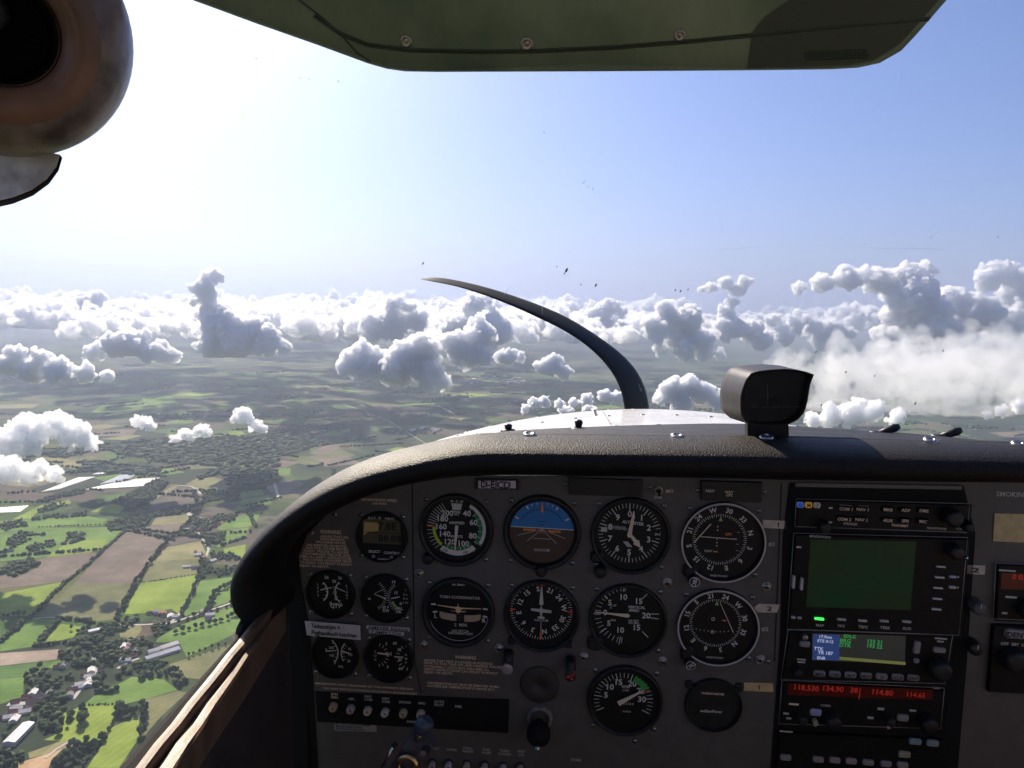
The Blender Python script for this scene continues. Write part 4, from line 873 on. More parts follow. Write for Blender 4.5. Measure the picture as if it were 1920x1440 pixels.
# ------------------------------------------------------------------ engine cowling and propeller
paint = pmat('white_paint', (.78, .77, .76), .28, spec=.5, noise_scale=6, noise_amt=.04, coat=.3)
cw = empty('engine_cowling', 'glossy white engine cowling with rivet rows beyond the windscreen', 'cowling')
XC = 0.19
def cowl_z(x, y):
    t = (y - 1.0) / 1.15; zc = -.158 - .098 * t - .012 * max(0, t - .8) * 5; dx = abs(x - XC); return zc - .315 * dx ** 2 - 2.2 * max(0, dx - .53) ** 2
def cowl_n(x, y):
    e = .004; return Vector((-(cowl_z(x+e, y) - cowl_z(x-e, y)) / (2*e), -(cowl_z(x, y+e) - cowl_z(x, y-e)) / (2*e), 1)).normalized()
b = MB(); rows = []
for j in range(26):
    y = 1.13 + 1.02 * j / 25; rows.append([(XC + .56*s/20, y, cowl_z(XC + .56*s/20, y)) for s in range(-20, 21)])
for k in range(1, 7):
    a = k * 15; rows.append([(XC + .56*s/20*(1 - .12*(1 - math.cos(R(a)))), 2.15 + .10*math.sin(R(a)), cowl_z(XC + .56*s/20, 2.15) - .14*(1 - math.cos(R(a)))) for s in range(-20, 21)])
b.grid(rows, paint)
for sgn in (-1, 1): b.grid([[(XC + sgn*.56, 1.13 + 1.02*j/25, cowl_z(XC + .56, 1.13 + 1.02*j/25)), (XC + sgn*.54, 1.13 + 1.02*j/25, -.85)] for j in range(26)], paint)
b.build('cowl_skin', cw)
rivet_m = pmat('rivet_grey', (.10, .10, .10), .4, metal=.6); b = MB(); riv = []
for y, n_, w in ((1.28, 17, .58), (1.62, 17, .58), (2.02, 19, .58)):
    riv += [(XC - w*.93 + 2*w*.93*k/(n_-1), y) for k in range(n_)]
riv += [(XC - .16 - .0*k, 1.68 + .055*k) for k in range(7)] + [(XC + .30, 1.3 + .07*k) for k in range(11)] + [(XC - .47, 1.3 + .07*k) for k in range(11)]
for x, y in riv:
    m = Matrix.Translation((x, y, cowl_z(x, y))) @ Vector((0, 0, 1)).rotation_difference(cowl_n(x, y)).to_matrix().to_4x4()
    k0 = len(b.v); b.lathe([(.0052, 0), (.0042, .0014), (.0002, .002)], rivet_m, n=8, cap=True)
    for i in range(k0, len(b.v)): b.v[i] = tuple(m @ Vector(b.v[i]))
b.build('rivets', cw)
b = MB()
for y in (1.24, 2.06):
    b.tube([(XC + .55*s/16, y, cowl_z(XC + .55*s/16, y) + .0004) for s in range(-16, 17)], .0013, rivet_m, n=5)
b.tube([(XC - .14, 1.24 + .82*k/8, cowl_z(XC - .14, 1.24 + .82*k/8) + .0004) for k in range(9)], .0011, rivet_m, n=5); b.build('panel_seams', cw)
b = MB(); x, y = XC + .05, 1.16; b.lathe([(.014, 0), (.014, .002), (.006, .004), (.0001, .004)], rivet_m, n=16); b.v = [(vx*1.6 + x, vy + y, vz + cowl_z(x, y)) for vx, vy, vz in b.v]; b.build('latch', cw)

pr = empty('propeller', 'dark curved propeller blade rising from behind the white cowling', 'propeller')
def zx(x, y): return 760 + x / 3.556, 480 + y / 3.556
UP = [(104,150),(140,130),(300,152),(500,196),(700,256),(900,328),(1050,390),(1200,478),(1350,578),(1476,678),(1556,776),(1604,882),(1624,975),(1632,1080),(1625,1180)]
LO = [(104,156),(136,163),(340,200),(545,266),(745,346),(900,418),(1050,490),(1196,584),(1300,676),(1382,776),(1434,874),(1458,972),(1470,1080),(1475,1180)]
def resample(pts, n):
    L = [0]
    for a, c in zip(pts, pts[1:]): L.append(L[-1] + math.dist(a, c))
    out = []
    for k in range(n):
        s = L[-1]*k/(n-1); i = max(j for j in range(len(L)) if L[j] <= s + 1e-9); i = min(i, len(pts)-2); t = (s - L[i])/(L[i+1]-L[i]); out.append((pts[i][0]+(pts[i+1][0]-pts[i][0])*t, pts[i][1]+(pts[i+1][1]-pts[i][1])*t))
    return out
def soft(pts, it=3):
    for _ in range(it): pts = [pts[0]] + [((a[0]+2*c[0]+d[0])/4, (a[1]+2*c[1]+d[1])/4) for a, c, d in zip(pts, pts[1:], pts[2:])] + [pts[-1]]
    return pts
U, Lw = soft(resample(UP, 40)), soft(resample(LO, 40)); rows = []
for k in range(40):
    th = .003 + .016 * k / 39; tw = .02 + .05 * k / 39
    p, q = at_y(*zx(*U[k]), 2.34 + tw), at_y(*zx(*Lw[k]), 2.34 - tw); r_ = []
    for s in range(12):
        a = 2*math.pi*s/12; r_.append(p.lerp(q, .5 + .5*math.cos(a)) + Vector((0, th*math.sin(a), 0)))
    rows.append(r_)
blade_m = pmat('blade_black', (.012, .013, .014), .55, spec=.2, noise_scale=9, noise_amt=.35)
b = MB(); b.grid(rows, blade_m, closed=True); b.build('blade', pr)
b = MB(); b.lathe([(.0001, .30), (.05, .27), (.10, .18), (.145, .06), (.15, 0), (.0001, 0)], paint, n=32); so = b.build('spinner', pr); so.matrix_world = Matrix.Translation((XC, 2.27, -.62)) @ Matrix.Rotation(R(-90), 4, 'X')
# ------------------------------------------------------------------ instrument panel
ip = empty('instrument_panel', 'grey painted instrument panel carrying round gauges and printed warnings', 'instrument panel', MP)
b = MB(); pts = [(556,1040),(575,1000),(610,965),(700,915),(790,893),(2060,893),(2060,1700),(600,1700),(592,1440),(577,1180),(563,1100)]
b.poly([uv(x, y) for x, y in pts], 0, panel_paint, thick=.003); b.build('panel_plate', ip)
def pbuild(mb, name, parent=None): return mb.build(name, ip if parent is None else parent)
b = MB()
def pline(x0, y0, x1, y1, w, z, mat, mb=None): (mb or b).line(*uv(x0, y0), *uv(x1, y1), w, z, mat)
pline(773, 905, 777, 1235, .0014, .0006, ink); pline(777, 1235, 790, 1300, .0010, .0006, ink); pbuild(b, 'joint_seam'); b = MB(); pline(1465, 905, 1452, 1240, .0012, .0006, ink); pbuild(b, 'joint_seam')
b = MB(); b.poly([uv(x, y) for x, y in [(470,1080),(480,1030),(520,985),(580,945),(650,915),(720,900),(700,918),(612,966),(577,1001),(560,1042),(566,1101),(581,1180),(597,1440),(606,1700),(560,1700),(552,1440),(540,1200),(520,1175),(478,1135)]][::-1], .0012, black_matte, .002); pbuild(b, 'painted_shadow_gap')  # black sheet painted in for the shadow gap; lower strip hides a lit slit
def ptext(t, px, py, hpx, mat, z=.0008, wpx=None, slope=.045, mb=None):
    k = mpp(px, py); x, y = uv(px, py); (mb or b).text(t, x, y, hpx * k, z, mat, rot=-(slope - .043), width=None if wpx is None else wpx * k)
def block(lines, px, py, dy, hpx, mat, align='C', dx=0.0):
    """lines: (text, width in photo px)"""
    bb = MB()
    for i, (t, w) in enumerate(lines):
        xx = px + dx*i + (w/2 if align == 'L' else 0); ptext(t, xx, py + dy*i + (xx - px)*.05, hpx, mat, wpx=w, mb=bb)
    return bb
bb = block([('WARNING', 40)], 620, 997, 9, 6.5, mark_tan)
for i, (t, w, cx) in enumerate([('ASSURE THAT ALL', 55, 628), ('CONTAMINANTS,', 48, 624), ('INCLUDING WATER,', 57, 621), ('ARE REMOVED FROM FUEL', 78, 613), ('AND FUEL SYSTEM BEFORE', 82, 613), ('FLIGHT. FAILURE TO ASSURE', 86, 612), ('CONTAMINANT FREE FUEL AND', 92, 612), ('HEED ALL SAFETY INSTRUCTIONS', 98, 611), ('AND OWNER ADVISORIES PRIOR', 94, 614), ('TO FLIGHT CAN RESULT IN BODILY', 100, 612), ('INJURY OR DEATH.', 56, 590)]):
    ptext(t, cx, 1006 + i*5.55, 4.0, mark_tan, wpx=w, mb=bb)
pbuild(bb, 'fuel_warning_placard')
bb = MB(); ptext('MANEUVERING SPEED', 711, 937, 4.2, mark_tan, wpx=68, mb=bb); ptext('165 KIAS', 712, 943.5, 4.0, mark_tan, wpx=27, mb=bb); pbuild(bb, 'speed_placard')
bb = MB(); ptext('WARNING', 873, 1232, 5.6, mark_tan, wpx=40, mb=bb)
for i, (t, w) in enumerate([('ASSURE THAT SEAT IS LOCKED IN POSITION', 130), ('PRIOR TO TAXI, TAKE OFF, AND LANDING. FAILURE', 147), ('TO PROPERLY LATCH SEAT AND HEED ALL', 124), ('SAFETY INSTRUCTIONS CAN RESULT IN BODILY', 140), ('INJURY OR DEATH.', 55)]): ptext(t, 794 + w/2 + i*.2, 1237.5 + i*5.7 + w*.024, 3.9, mark_tan, wpx=w, mb=bb)
for i, (t, w) in enumerate([('WINTERIZATION KIT MUST BE REMOVED WHEN', 136), ('OUTSIDE AIR TEMPERATURE IS ABOVE 20 F.', 128)]): ptext(t, 800 + w/2, 1280 + i*5.6 + w*.025, 3.9, mark_tan, wpx=w, mb=bb)
pbuild(bb, 'seat_warning_placard')
bb = MB(); ptext('IMPORTANT: POST READINGS OF THE AVIONICS BELOW', 683, 1286, 3.4, mark_tan, wpx=188, mb=bb); ptext('DO NOT SWITCH AVIONICS ON DURING ENGINE START', 695, 1295, 3.4, mark_tan, wpx=178, mb=bb); pbuild(bb, 'avionics_placard')
bb = MB(); ptext('#1', 1446, 1020, 7, mark_dim, mb=bb); ptext('#2', 1434, 1179, 7, mark_dim, mb=bb); ptext('SMOKING', 1898, 926.5, 8, mark_dim, wpx=58, mb=bb); pbuild(bb, 'panel_lettering')
# screws of the panel itself
sc_big = MB(); sc_big.lathe([(.0052, 0), (.0052, .0008), (.0044, .0014), (.0036, .0012)], steel, n=20); sc_big.lathe([(.0036, .0010), (.0030, .0022), (.0001, .0026)], steel, n=16)
sc_big.rect(0, 0, .0040, .0009, .0028, ink); sc_big.rect(0, 0, .0009, .0040, .0029, ink)
sc_sm = MB(); sc_sm.lathe([(.0027, 0), (.0026, .0010), (.0016, .0018), (.0001, .0020)], steel, n=16); sc_sm.rect(0, 0, .0030, .0007, .0021, ink, rot=.6); sc_sm.rect(0, 0, .0007, .0030, .0022, ink, rot=.6)
scr_me = {}
def screw(mb, key, x, y, parent, z=0.0, s=1.0):
    if key not in scr_me: scr_me[key] = mb.build('screw', parent); o = scr_me[key]
    else: o = scr_me[key].copy(); C.objects.link(o); o.parent = parent
    o.matrix_local = Matrix.Translation((x, y, z)) @ Matrix.Rotation(x * 91, 4, 'Z') @ Matrix.Scale(s, 4)
for px, py in [(786, 1075), (1251, 1092), (1437, 1099), (793, 1208), (935, 1215), (1094, 1231), (1425, 1236), (1242, 1239)]: screw(sc_big, 'big', *uv(px, py), ip)
for px, py in [(628, 965), (585, 999), (1059, 907), (1218, 913), (1309, 919), (1432, 922), (1440, 1240), (1190, 1389)]: screw(sc_sm, 'sm', *uv(px, py), ip, s=.9)

def gauge(name, label, px, py, rpx, depth=.006, face=dial_black, ring=None, screws=True, rim=.87, group=None, bezel_mat=None):
    h = depth * .6; g = empty(name, label, 'gauge', pframe(px, py, 0.0), group); r = rpx * mpp(px, py)
    x0, y0 = uv(px, py, h); xa, ya = uv(px, py, 0); 
    m = pframe(px, py, 0); m.translation = PO + EX*x0 + EY*y0; g.matrix_world = m
    bz = MB(); bm_ = bezel_mat or black_plastic
    bz.lathe([(r, 0), (r, depth*.55), (r*.985, depth*.9), (r*.955, depth), (r*(rim+.035), depth*.98), (r*rim, depth*.72), (r*(rim-.012), depth*.2)], bm_, n=64)
    if ring: bz.lathe([(r*1.0, depth*.96), (r*.985, depth*1.06), (r*.968, depth*1.06), (r*.955, depth)], ring, n=64)
    bz.build('bezel', g)
    f = MB(); f.disc(0, 0, r*(rim+.01), depth*.22, face, n=64); f.build('dial_face', g)
    if screws:
        for sx in (-1, 1):
            for sy in (-1, 1): screw(sc_sm, 'sm', sx*r*.80, sy*r*.80, g, s=1.0)
    return g, r, depth*.22 + .0004
def needle(g, pts, z, mat, name='needle', thick=.0008):
    mb = MB(); mb.poly(pts, z, mat, thick); return mb.build(name, g)
def rotpts(pts, a, ox=0, oy=0):
    c, s = math.cos(R(-a)), math.sin(R(-a)); return [(ox + x*c - y*s, oy + x*s + y*c) for x, y in pts]
def knob(g, x, y, r, h, mat=None, name='knob', cap=None, z0=0.0):
    mb = MB(); n = 36; prof = [(r*.95, z0), (r, z0 + h*.12), (r*.96, z0 + h*.82), (r*.82, z0 + h), (r*.5, z0 + h*1.02), (r*.02, z0 + h*1.03)]
    k0 = len(mb.v); mb.lathe(prof, mat or black_plastic, x=x, y=y, n=n)
    for i in range(n):
        if i % 3 == 0:
            for j in range(1, 4): vx, vy, vz = mb.v[k0 + i*6 + j]; mb.v[k0 + i*6 + j] = (x + (vx-x)*.93, y + (vy-y)*.93, vz)
    if cap: mb.lathe([(r*.80, z0 + h*1.03), (r*.72, z0 + h*1.06), (r*.70, z0 + h*1.03)], cap, x=x, y=y, n=28)
    return mb.build(name, g)

# --- airspeed indicator
g, r, z = gauge('airspeed_indicator', 'airspeed indicator with white, green and yellow arcs, pointer down near 110', 854.5, 995, 70.5)
mb = MB(); cx, cy = .02*r, .03*r
mb.arc(cx, cy, .69*r, .78*r, 28, 122, z, mark_white); mb.arc(cx, cy, .58*r, .68*r, 48, 128, z, mark_green); mb.arc(cx, cy, .50*r, .585*r, 136, 212, z, mark_green)
mb.arc(cx, cy, .60*r, .74*r, 136, 218, z, mark_white); mb.arc(cx, cy, .57*r, .65*r, 222, 273, z, mark_yellow); mb.arc(cx, cy, .57*r, .80*r, 275, 277.5, z, mark_red)
for a in range(282, 332, 6): mb.tick(cx, cy, a, .58*r, .80*r, .014*r, z, mark_white)
for a in range(226, 282, 8): mb.tick(cx, cy, a, .66*r, .80*r, .012*r, z, mark_white)
for a in list(range(34, 130, 15)): mb.tick(cx, cy, a, .56*r, .78*r, .012*r, z+.0001, mark_white)
for a in (146, 158, 170, 194, 206): mb.tick(cx, cy, a, .48*r, .60*r, .012*r, z+.0001, mark_white)
for a in (142, 214): mb.tick(cx, cy, a, .58*r, .78*r, .014*r, z+.0001, mark_white)
for t, x, y in [('40',.27,.44),('60',.45,.20),('80',.43,-.17),('100',.19,-.40),('120',-.18,-.36),('140',-.31,-.15),('160',-.41,.05),('180',-.37,.27),('200',-.25,.43)]: mb.text(t, cx + x*r, cy + y*r, .132*r, z, mark_white)
mb.poly([(cx-.15*r,cy+.70*r),(cx+.15*r,cy+.70*r),(cx+.11*r,cy+.53*r),(cx-.11*r,cy+.53*r)], z, mark_white)
for k in range(-3, 4): mb.line(cx+k*.04*r, cy+.54*r, cx+k*.045*r, cy+.69*r, .008*r, z+.0001, ink)
mb.text('30 - 0 - 20', cx, cy+.76*r, .05*r, z, mark_white); mb.text('PRESS', cx, cy+.475*r, .05*r, z, mark_white); mb.text('ALT', cx, cy+.41*r, .05*r, z, mark_white)
mb.text('AIRSPEED', cx, cy+.17*r, .06*r, z, mark_white); mb.text('KNOTS', cx, cy-.21*r, .06*r, z, mark_white); mb.text('120', cx-.31*r, cy-.60*r, .06*r, z+.0002, ink, rot=-.4); mb.text('100', cx+.24*r, cy-.64*r, .06*r, z+.0002, ink, rot=.3); mb.build('dial_markings', g)
needle(g, rotpts([(-.045*r,.09*r),(-.03*r,.12*r),(.03*r,.12*r),(.045*r,.09*r),(.03*r,-.25*r),(.012*r,-.60*r),(-.012*r,-.60*r),(-.03*r,-.25*r)], 4, cx, cy), z + .0025, mark_cream)
knob(g, -.74*r, -.80*r, .155*r, .010)

# --- attitude indicator
g, r, z = gauge('attitude_indicator', 'artificial horizon, blue above brown, with orange aircraft bar', 1015.8, 999.5, 73)
mb = MB(); hz = [.13, .10]; R8 = .82*r
def half(top, mat, rad, zz):
    n = 40; p = [];
    a0 = math.degrees(math.asin(hz[0]*r/rad)); a1 = math.degrees(math.asin(hz[1]*r/rad))
    if top: angs = [a1 + (180 - a0 - a1) * k / n for k in range(n + 1)]
    else: angs = [180 - a0 + (180 + a0 + a1) * k / n for k in range(n + 1)]
    mb.poly([(rad*math.cos(R(a)), rad*math.sin(R(a))) for a in angs], zz, mat)
half(True, sky_blue, R8, z); half(False, earth_brown, R8, z)
mb.line(-R8*.99, hz[0]*r, R8*.99, hz[1]*r, .022*r, z+.0002, mark_white)
mb.arc(0, .02*r, .60*r, .615*r, -62, 62, z+.0002, ink)
for a, l in [(-60,.11),(-30,.09),(-20,.06),(-10,.06),(0,.06),(10,.06),(20,.06),(30,.09),(60,.11)]: mb.tick(0, 0, a, .80*r - l*r, .80*r, (.035 if l > .08 else .018)*r, z+.0003, mark_white)
for dx, dy in [(-.62,-.10),(-.38,-.25),(.38,-.28),(.60,-.14)]: mb.line(0, .09*r, dx*r, dy*r, .010*r, z+.0003, mark_white)
for w, y in [(.12,.30),(.07,.21)]: mb.line(-w*r, y*r, w*r, (y-.01)*r, .012*r, z+.0003, ink)
mb.line(-.22*r, -.16*r, .22*r, -.17*r, .012*r, z+.0003, mark_dim); mb.text('VACUUM', 0, -.47*r, .06*r, z+.0004, mark_dim); mb.build('dial_markings', g)
mb = MB(); mb.rect(-.32*r, .075*r, .32*r, .055*r, z+.002, mark_orange, thick=.0008); mb.rect(.32*r, .055*r, .32*r, .055*r, z+.002, mark_orange, thick=.0008); mb.disc(0, .06*r, .035*r, z+.002, mark_orange)
for sx in (-1, 1): mb.line(0, .05*r, sx*.07*r, -.02*r, .014*r, z+.002, mark_orange)
mb.build('aircraft_bar', g); needle(g, [(-.035*r,.55*r),(.035*r,.55*r),(.03*r,.70*r),(0,.78*r),(-.03*r,.70*r)], z+.001, mark_orange, 'bank_pointer')
knob(g, .0*r, -.98*r, .155*r, .012)

# --- altimeter
g, r, z = gauge('altimeter', 'altimeter with ten numerals and two cream hands', 1182.5, 1006, 75, rim=.9)
mb = MB(); cx, cy = -.03*r, .07*r
for k in range(50):
    a = k * 7.2 - 1; big = k % 5 == 0; mb.tick(cx, cy, a, (.58 if big else .66)*r, .77*r, (.020 if big else .012)*r, z, mark_white)
for k in range(10): a = R(k*36 - 1); mb.text(str(k), cx + .50*r*math.sin(a), cy +   .50*r*math.cos(a), .13*r, z, mark_white)
mb.text('ALTIMETER', cx + .08*r, cy + .27*r, .065*r, z, mark_white, rot=-.10); mb.text('CALIBRATED', cx - .27*r, cy + .15*r, .038*r, z, mark_dim, rot=-.08); mb.text('TO 20,000 FEET', cx - .26*r, cy + .10*r, .038*r, z, mark_dim, rot=-.08)
mb.rect(cx + .68*r, cy + .0*r, .17*r, .13*r, z+.0001, black_matte); mb.text('29.9', cx + .69*r, cy + .0*r, .05*r, z+.0002, mark_white); mb.rect(cx - .63*r, cy + .07*r, .15*r, .12*r, z+.0001, mark_dim)
for k in range(3): mb.line(cx - .14*r + k*.045*r, cy - .22*r, cx - .02*r + k*.045*r, cy - .36*r, .022*r, z, mark_white)
mb.build('dial_markings', g)
needle(g, rotpts([(-.055*r,-.05*r),(0,-.10*r),(.055*r,-.05*r),(.04*r,.42*r),(.06*r,.42*r),(.012*r,.60*r),(-.012*r,.60*r)], 8, cx, cy), z+.003, mark_cream, 'long_hand')
needle(g, rotpts([(-.03*r,0),(.03*r,0),(.05*r,.26*r),(.09*r,.27*r),(0,.46*r),(-.09*r,.27*r),(-.05*r,.26*r)], 141, cx, cy), z+.002, mark_cream, 'short_hand')
mb = MB(); mb.bbox(-.82*r, -.58*r, .34*r, .34*r, 0, .005, black_plastic, r=.4); mb.build('adjuster_lug', g); knob(g, -.73*r, -.92*r, .16*r, .013)

# --- course deviation indicators
def rose(mb, cx, cy, rad, off, h, z, mat):
    for k, t in enumerate(['N','3','6','E','12','15','S','21','24','W','30','33']):
        a = k*30 + off; mb.text(t, cx + rad*math.sin(R(a)), cy + rad*math.cos(R(a)), h, z, mat, rot=-R(a))
g, r, z = gauge('course_indicator', 'upper course deviation indicator with crossed needles and NAV flag', 1356, 1017.5, 78, ring=mark_dim, rim=.93)
mb = MB(); cx, cy = -.08*r, .06*r; rose(mb, cx, cy, .74*r, 75, .105*r, z, mark_white)
for k in range(72): mb.tick(cx, cy, k*5, (.58 if k % 2 else .56)*r, .64*r, .012*r, z, mark_white)
for y in (.36, .27, .05, -.04, -.12): mb.disc(cx - .06*r, cy + (y-.04)*r, .016*r, z, mark_white, n=12)
for y in (.20, -.10, -.26): mb.line(cx + .40*r, cy + y*r, cx + .46*r, cy + y*r, .01*r, z, mark_dim)
mb.text('NAV', cx - .25*r, cy - .30*r, .055*r, z, mark_dim); mb.rect(cx - .08*r, cy - .31*r, .11*r, .03*r, z, mark_orange); mb.text('GPS', cx + .20*r, cy + .14*r, .055*r, z, mark_orange)
mb.poly([(cx-.05*r, cy+.46*r), (cx+.05*r, cy+.46*r), (cx, cy+.57*r)], z+.0003, pale_green); mb.text('SPEEDTRONIC', cx + .03*r, cy - .92*r, .04*r, z, mark_dim); mb.build('dial_markings', g)
needle(g, [(cx-.45*r,cy+.07*r),(cx-.45*r,cy+.055*r),(cx+.40*r,cy+.025*r),(cx+.40*r,cy+.04*r)], z+.0015, mark_cream, 'glide_slope_needle')
needle(g, [(cx-.60*r,cy-.07*r),(cx-.585*r,cy-.085*r),(cx-.22*r,cy+.39*r),(cx-.24*r,cy+.40*r)], z+.002, mark_cream, 'course_needle')
mb = MB(); mb.bbox(-.74*r, -.76*r, .36*r, .36*r, 0, .0066, black_plastic, r=.4); mb.build('adjuster_lug', g); knob(g, -.66*r, -.93*r, .155*r, .013, cap=mark_white)
mb = MB(); mb.text('OBS', -.66*r, -.93*r, .085*r, .0139, mark_white, rot=R(78)); mb.build('knob_lettering', g)
g, r, z = gauge('course_indicator', 'lower course deviation indicator with one slanted needle and dotted scale', 1346.3, 1177, 75.5, ring=mark_dim, rim=.93)
mb = MB(); cx, cy = -.06*r, .10*r; rose(mb, cx, cy, .72*r, 137, .105*r, z, mark_white)
for k in range(72): mb.tick(cx, cy, k*5, (.58 if k % 2 else .56)*r, .63*r, .012*r, z, mark_white)
for k in range(10): mb.disc(cx - .46*r + k*.098*r, cy - .16*r - .0*r + .05*r*((k-4.5)/4.5)**2 - .07*r, .013*r, z, mark_white, n=10)
mb.arc(cx - .06*r, cy - .24*r, .028*r, .042*r, 0, 360, z, mark_white, n=20); mb.arc(cx - .06*r, cy + .10*r, .03*r, .045*r, 0, 360, z, mark_white, n=20)
mb.poly([(cx+.14*r,cy+.08*r),(cx+.20*r,cy+.10*r),(cx+.28*r,cy+.07*r),(cx+.22*r,cy+.05*r)], z, mark_orange)
mb.poly([(cx-.045*r, cy+.47*r), (cx+.06*r, cy+.47*r), (cx+.01*r, cy+.58*r)], z+.0003, pale_green); mb.text('SPEEDTRONIC', cx + .03*r, cy - .92*r, .04*r, z, mark_dim); mb.build('dial_markings', g)
needle(g, [(cx+.065*r,cy+.57*r),(cx+.08*r,cy+.565*r),(cx+.45*r,cy-.21*r),(cx+.43*r,cy-.21*r)], z+.002, mark_cream, 'course_needle')
mb = MB(); mb.bbox(-.72*r, -.72*r, .34*r, .40*r, 0, .0066, black_plastic, r=.4); mb.build('adjuster_lug', g); knob(g, -.65*r, -.92*r, .145*r, .013, cap=mark_dim)
mb = MB(); mb.text('OBS', -.65*r, -.92*r, .085*r, .0139, mark_dim, rot=R(40)); mb.build('knob_lettering', g)

# --- turn coordinator
g, r, z = gauge('turn_coordinator', 'turn coordinator with little cream aeroplane above a pale ball tube', 858.8, 1149.6, 69, rim=.86)
mb = MB(); mb.text('elc. Badin', .0, .80*r, .055*r, z, mark_white); mb.text('TURN COORDINATOR', .04*r, .43*r, .065*r, z, mark_dim)
for x, y, w, a in [(-.68,.20,.13,.05),(.74,.13,.13,-.05),(-.64,-.02,.12,.15),(.73,-.09,.12,-.25)]: mb.rect(x*r, y*r, w*r, .05*r, z, mark_white, rot=a)
mb.text('L', -.62*r, -.14*r, .10*r, z, mark_white); mb.text('R', .70*r, -.20*r, .10*r, z, mark_white); mb.text('2  MIN', .06*r, -.36*r, .075*r, z, mark_dim); mb.text('NO PITCH', .05*r, -.54*r, .06*r, z, mark_dim); mb.text('INFORMATION', .06*r, -.61*r, .06*r, z, mark_dim); mb.arc(0, 0, .815*r, .83*r, 100, 250, z, mark_dim); mb.build('dial_markings', g)
mb = MB(); tube_m = pmat('ball_tube_fluid', (.50, .38, .26), .3); pts = [(-.51, .01), (-.30, -.03), (-.05, -.05), (.20, -.06), (.45, -.05), (.61, -.02), (.62, -.10), (.58, -.19), (.40, -.24), (.10, -.25), (-.20, -.23), (-.45, -.19), (-.51, -.12)]
mb.poly([(x*r, y*r) for x, y in pts], z+.0012, tube_m, .001); mb.build('ball_tube', g); mb = MB(); mb.rect(.06*r, -.145*r, .22*r, .205*r, z+.0016, pmat('ball_dark', (.03, .035, .025), .2)); mb.arc(.06*r, -.145*r, .02*r, .085*r, 0, 360, z+.0018, black_plastic, n=20); mb.build('slip_ball', g)
mb = MB(); P_ = [(-.57,.19),(-.10,.15),(-.04,.16),(-.012,.17),(0,.27),(.012,.17),(.05,.15),(.12,.14),(.63,.145),(.63,.125),(.14,.105),(.10,.09),(.06,.05),(.10,.04),(.22,.045),(.22,.03),(.06,.01),(.03,-.02),(-.02,-.02),(-.05,.01),(-.19,.05),(-.19,.035),(-.06,.03),(-.06,.09),(-.10,.11),(-.57,.17)]
mb.poly([(x*r, y*r + .02*r) for x, y in P_], z+.002, pmat('aeroplane_cream', (.85, .58, .30), .55), .0006); mb.build('aircraft_bar', g)

# --- heading indicator
g, r, z = gauge('heading_indicator', 'heading indicator with compass letters around a white aeroplane', 1015.2, 1156, 71, rim=.91)
mb = MB(); cx, cy = -.01*r, .15*r; rose(mb, cx, cy, .60*r, 171, .115*r, z, mark_white)
for k in range(72): mb.tick(cx, cy, k*5 + 1, (.72 if k % 2 == 0 else .76)*r, .82*r, .014*r, z, mark_white)
for a in (90, 270): mb.poly(rotpts([(-.04*r,.82*r),(.04*r,.82*r),(.015*r,.68*r),(-.015*r,.68*r)], a, cx, cy), z+.0003, mark_red)
mb.poly(rotpts([(-.03*r,.80*r),(.03*r,.80*r),(.02*r,.62*r),(-.02*r,.62*r)], 180, cx, cy), z+.0003, mark_orange); mb.rect(cx + .02*r, cy + .70*r, .13*r, .03*r, z+.0005, mark_red); mb.line(cx, cy - .32*r, cx, cy - .62*r, .012*r, z+.0004, mark_white)
mb.text('VACUUM', cx, cy - .28*r, .055*r, z, mark_dim); mb.build('dial_markings', g)
needle(g, [(cx-.015*r,cy+.66*r),(cx+.015*r,cy+.66*r),(cx+.055*r,cy+.20*r),(cx+.03*r,cy+.16*r),(cx-.03*r,cy+.16*r),(cx-.055*r,cy+.20*r)], z+.0015, pmat('lubber_cream', (.62,.62,.50), .6))
mb = MB(); P_ = [(-.012,.12),(.012,.12),(.03,.05),(.27,.02),(.27,-.05),(.03,-.05),(.02,-.16),(.09,-.18),(.09,-.23),(-.09,-.22),(-.09,-.17),(-.02,-.16),(-.03,-.04),(-.27,-.01),(-.27,.05),(-.03,.05)]
mb.poly([(cx + x*r, cy + y*r) for x, y in P_], z+.001, pmat('aeroplane_pale', (.55,.54,.46), .6), .0006); mb.build('aircraft_symbol', g)
for sx, mat, nm in ((-.85, pmat('pale_knob_face', (.42,.38,.36), .4, metal=.3), 'caging_knob'), (.80, mark_red, 'heading_knob')):
    x, y = sx*r, -(1.32 if sx < 0 else 1.42)*r; mb = MB(); mb.tube([(x, y + .30*r, .003), (x, y + .05*r, .014)], .13*r, black_plastic, n=16); mb.lathe([(.15*r, .010), (.155*r, .016), (.148*r, .020)], silver, x=x, y=y, n=28); mb.lathe([(.148*r, .020), (.12*r, .0208), (.001*r, .0208)], mat if sx < 0 else black_plastic, x=x, y=y, n=28)
    if sx > 0: mb.text('PUSH', x, y + .03*r, .06*r, .0215, mat, rot=.4); mb.rect(x + .04*r, y - .05*r, .08*r, .05*r, .0214, mat, rot=.6); mb.rect(x - .05*r, y + .01*r, .05*r, .07*r, .0214, mat, rot=.6)
    mb.build(nm, g); mb = MB(); mb.bbox(sx*.92*r, -.74*r, .2*r, .2*r, 0, .006, black_plastic, r=.4); mb.build('adjuster_lug', g)

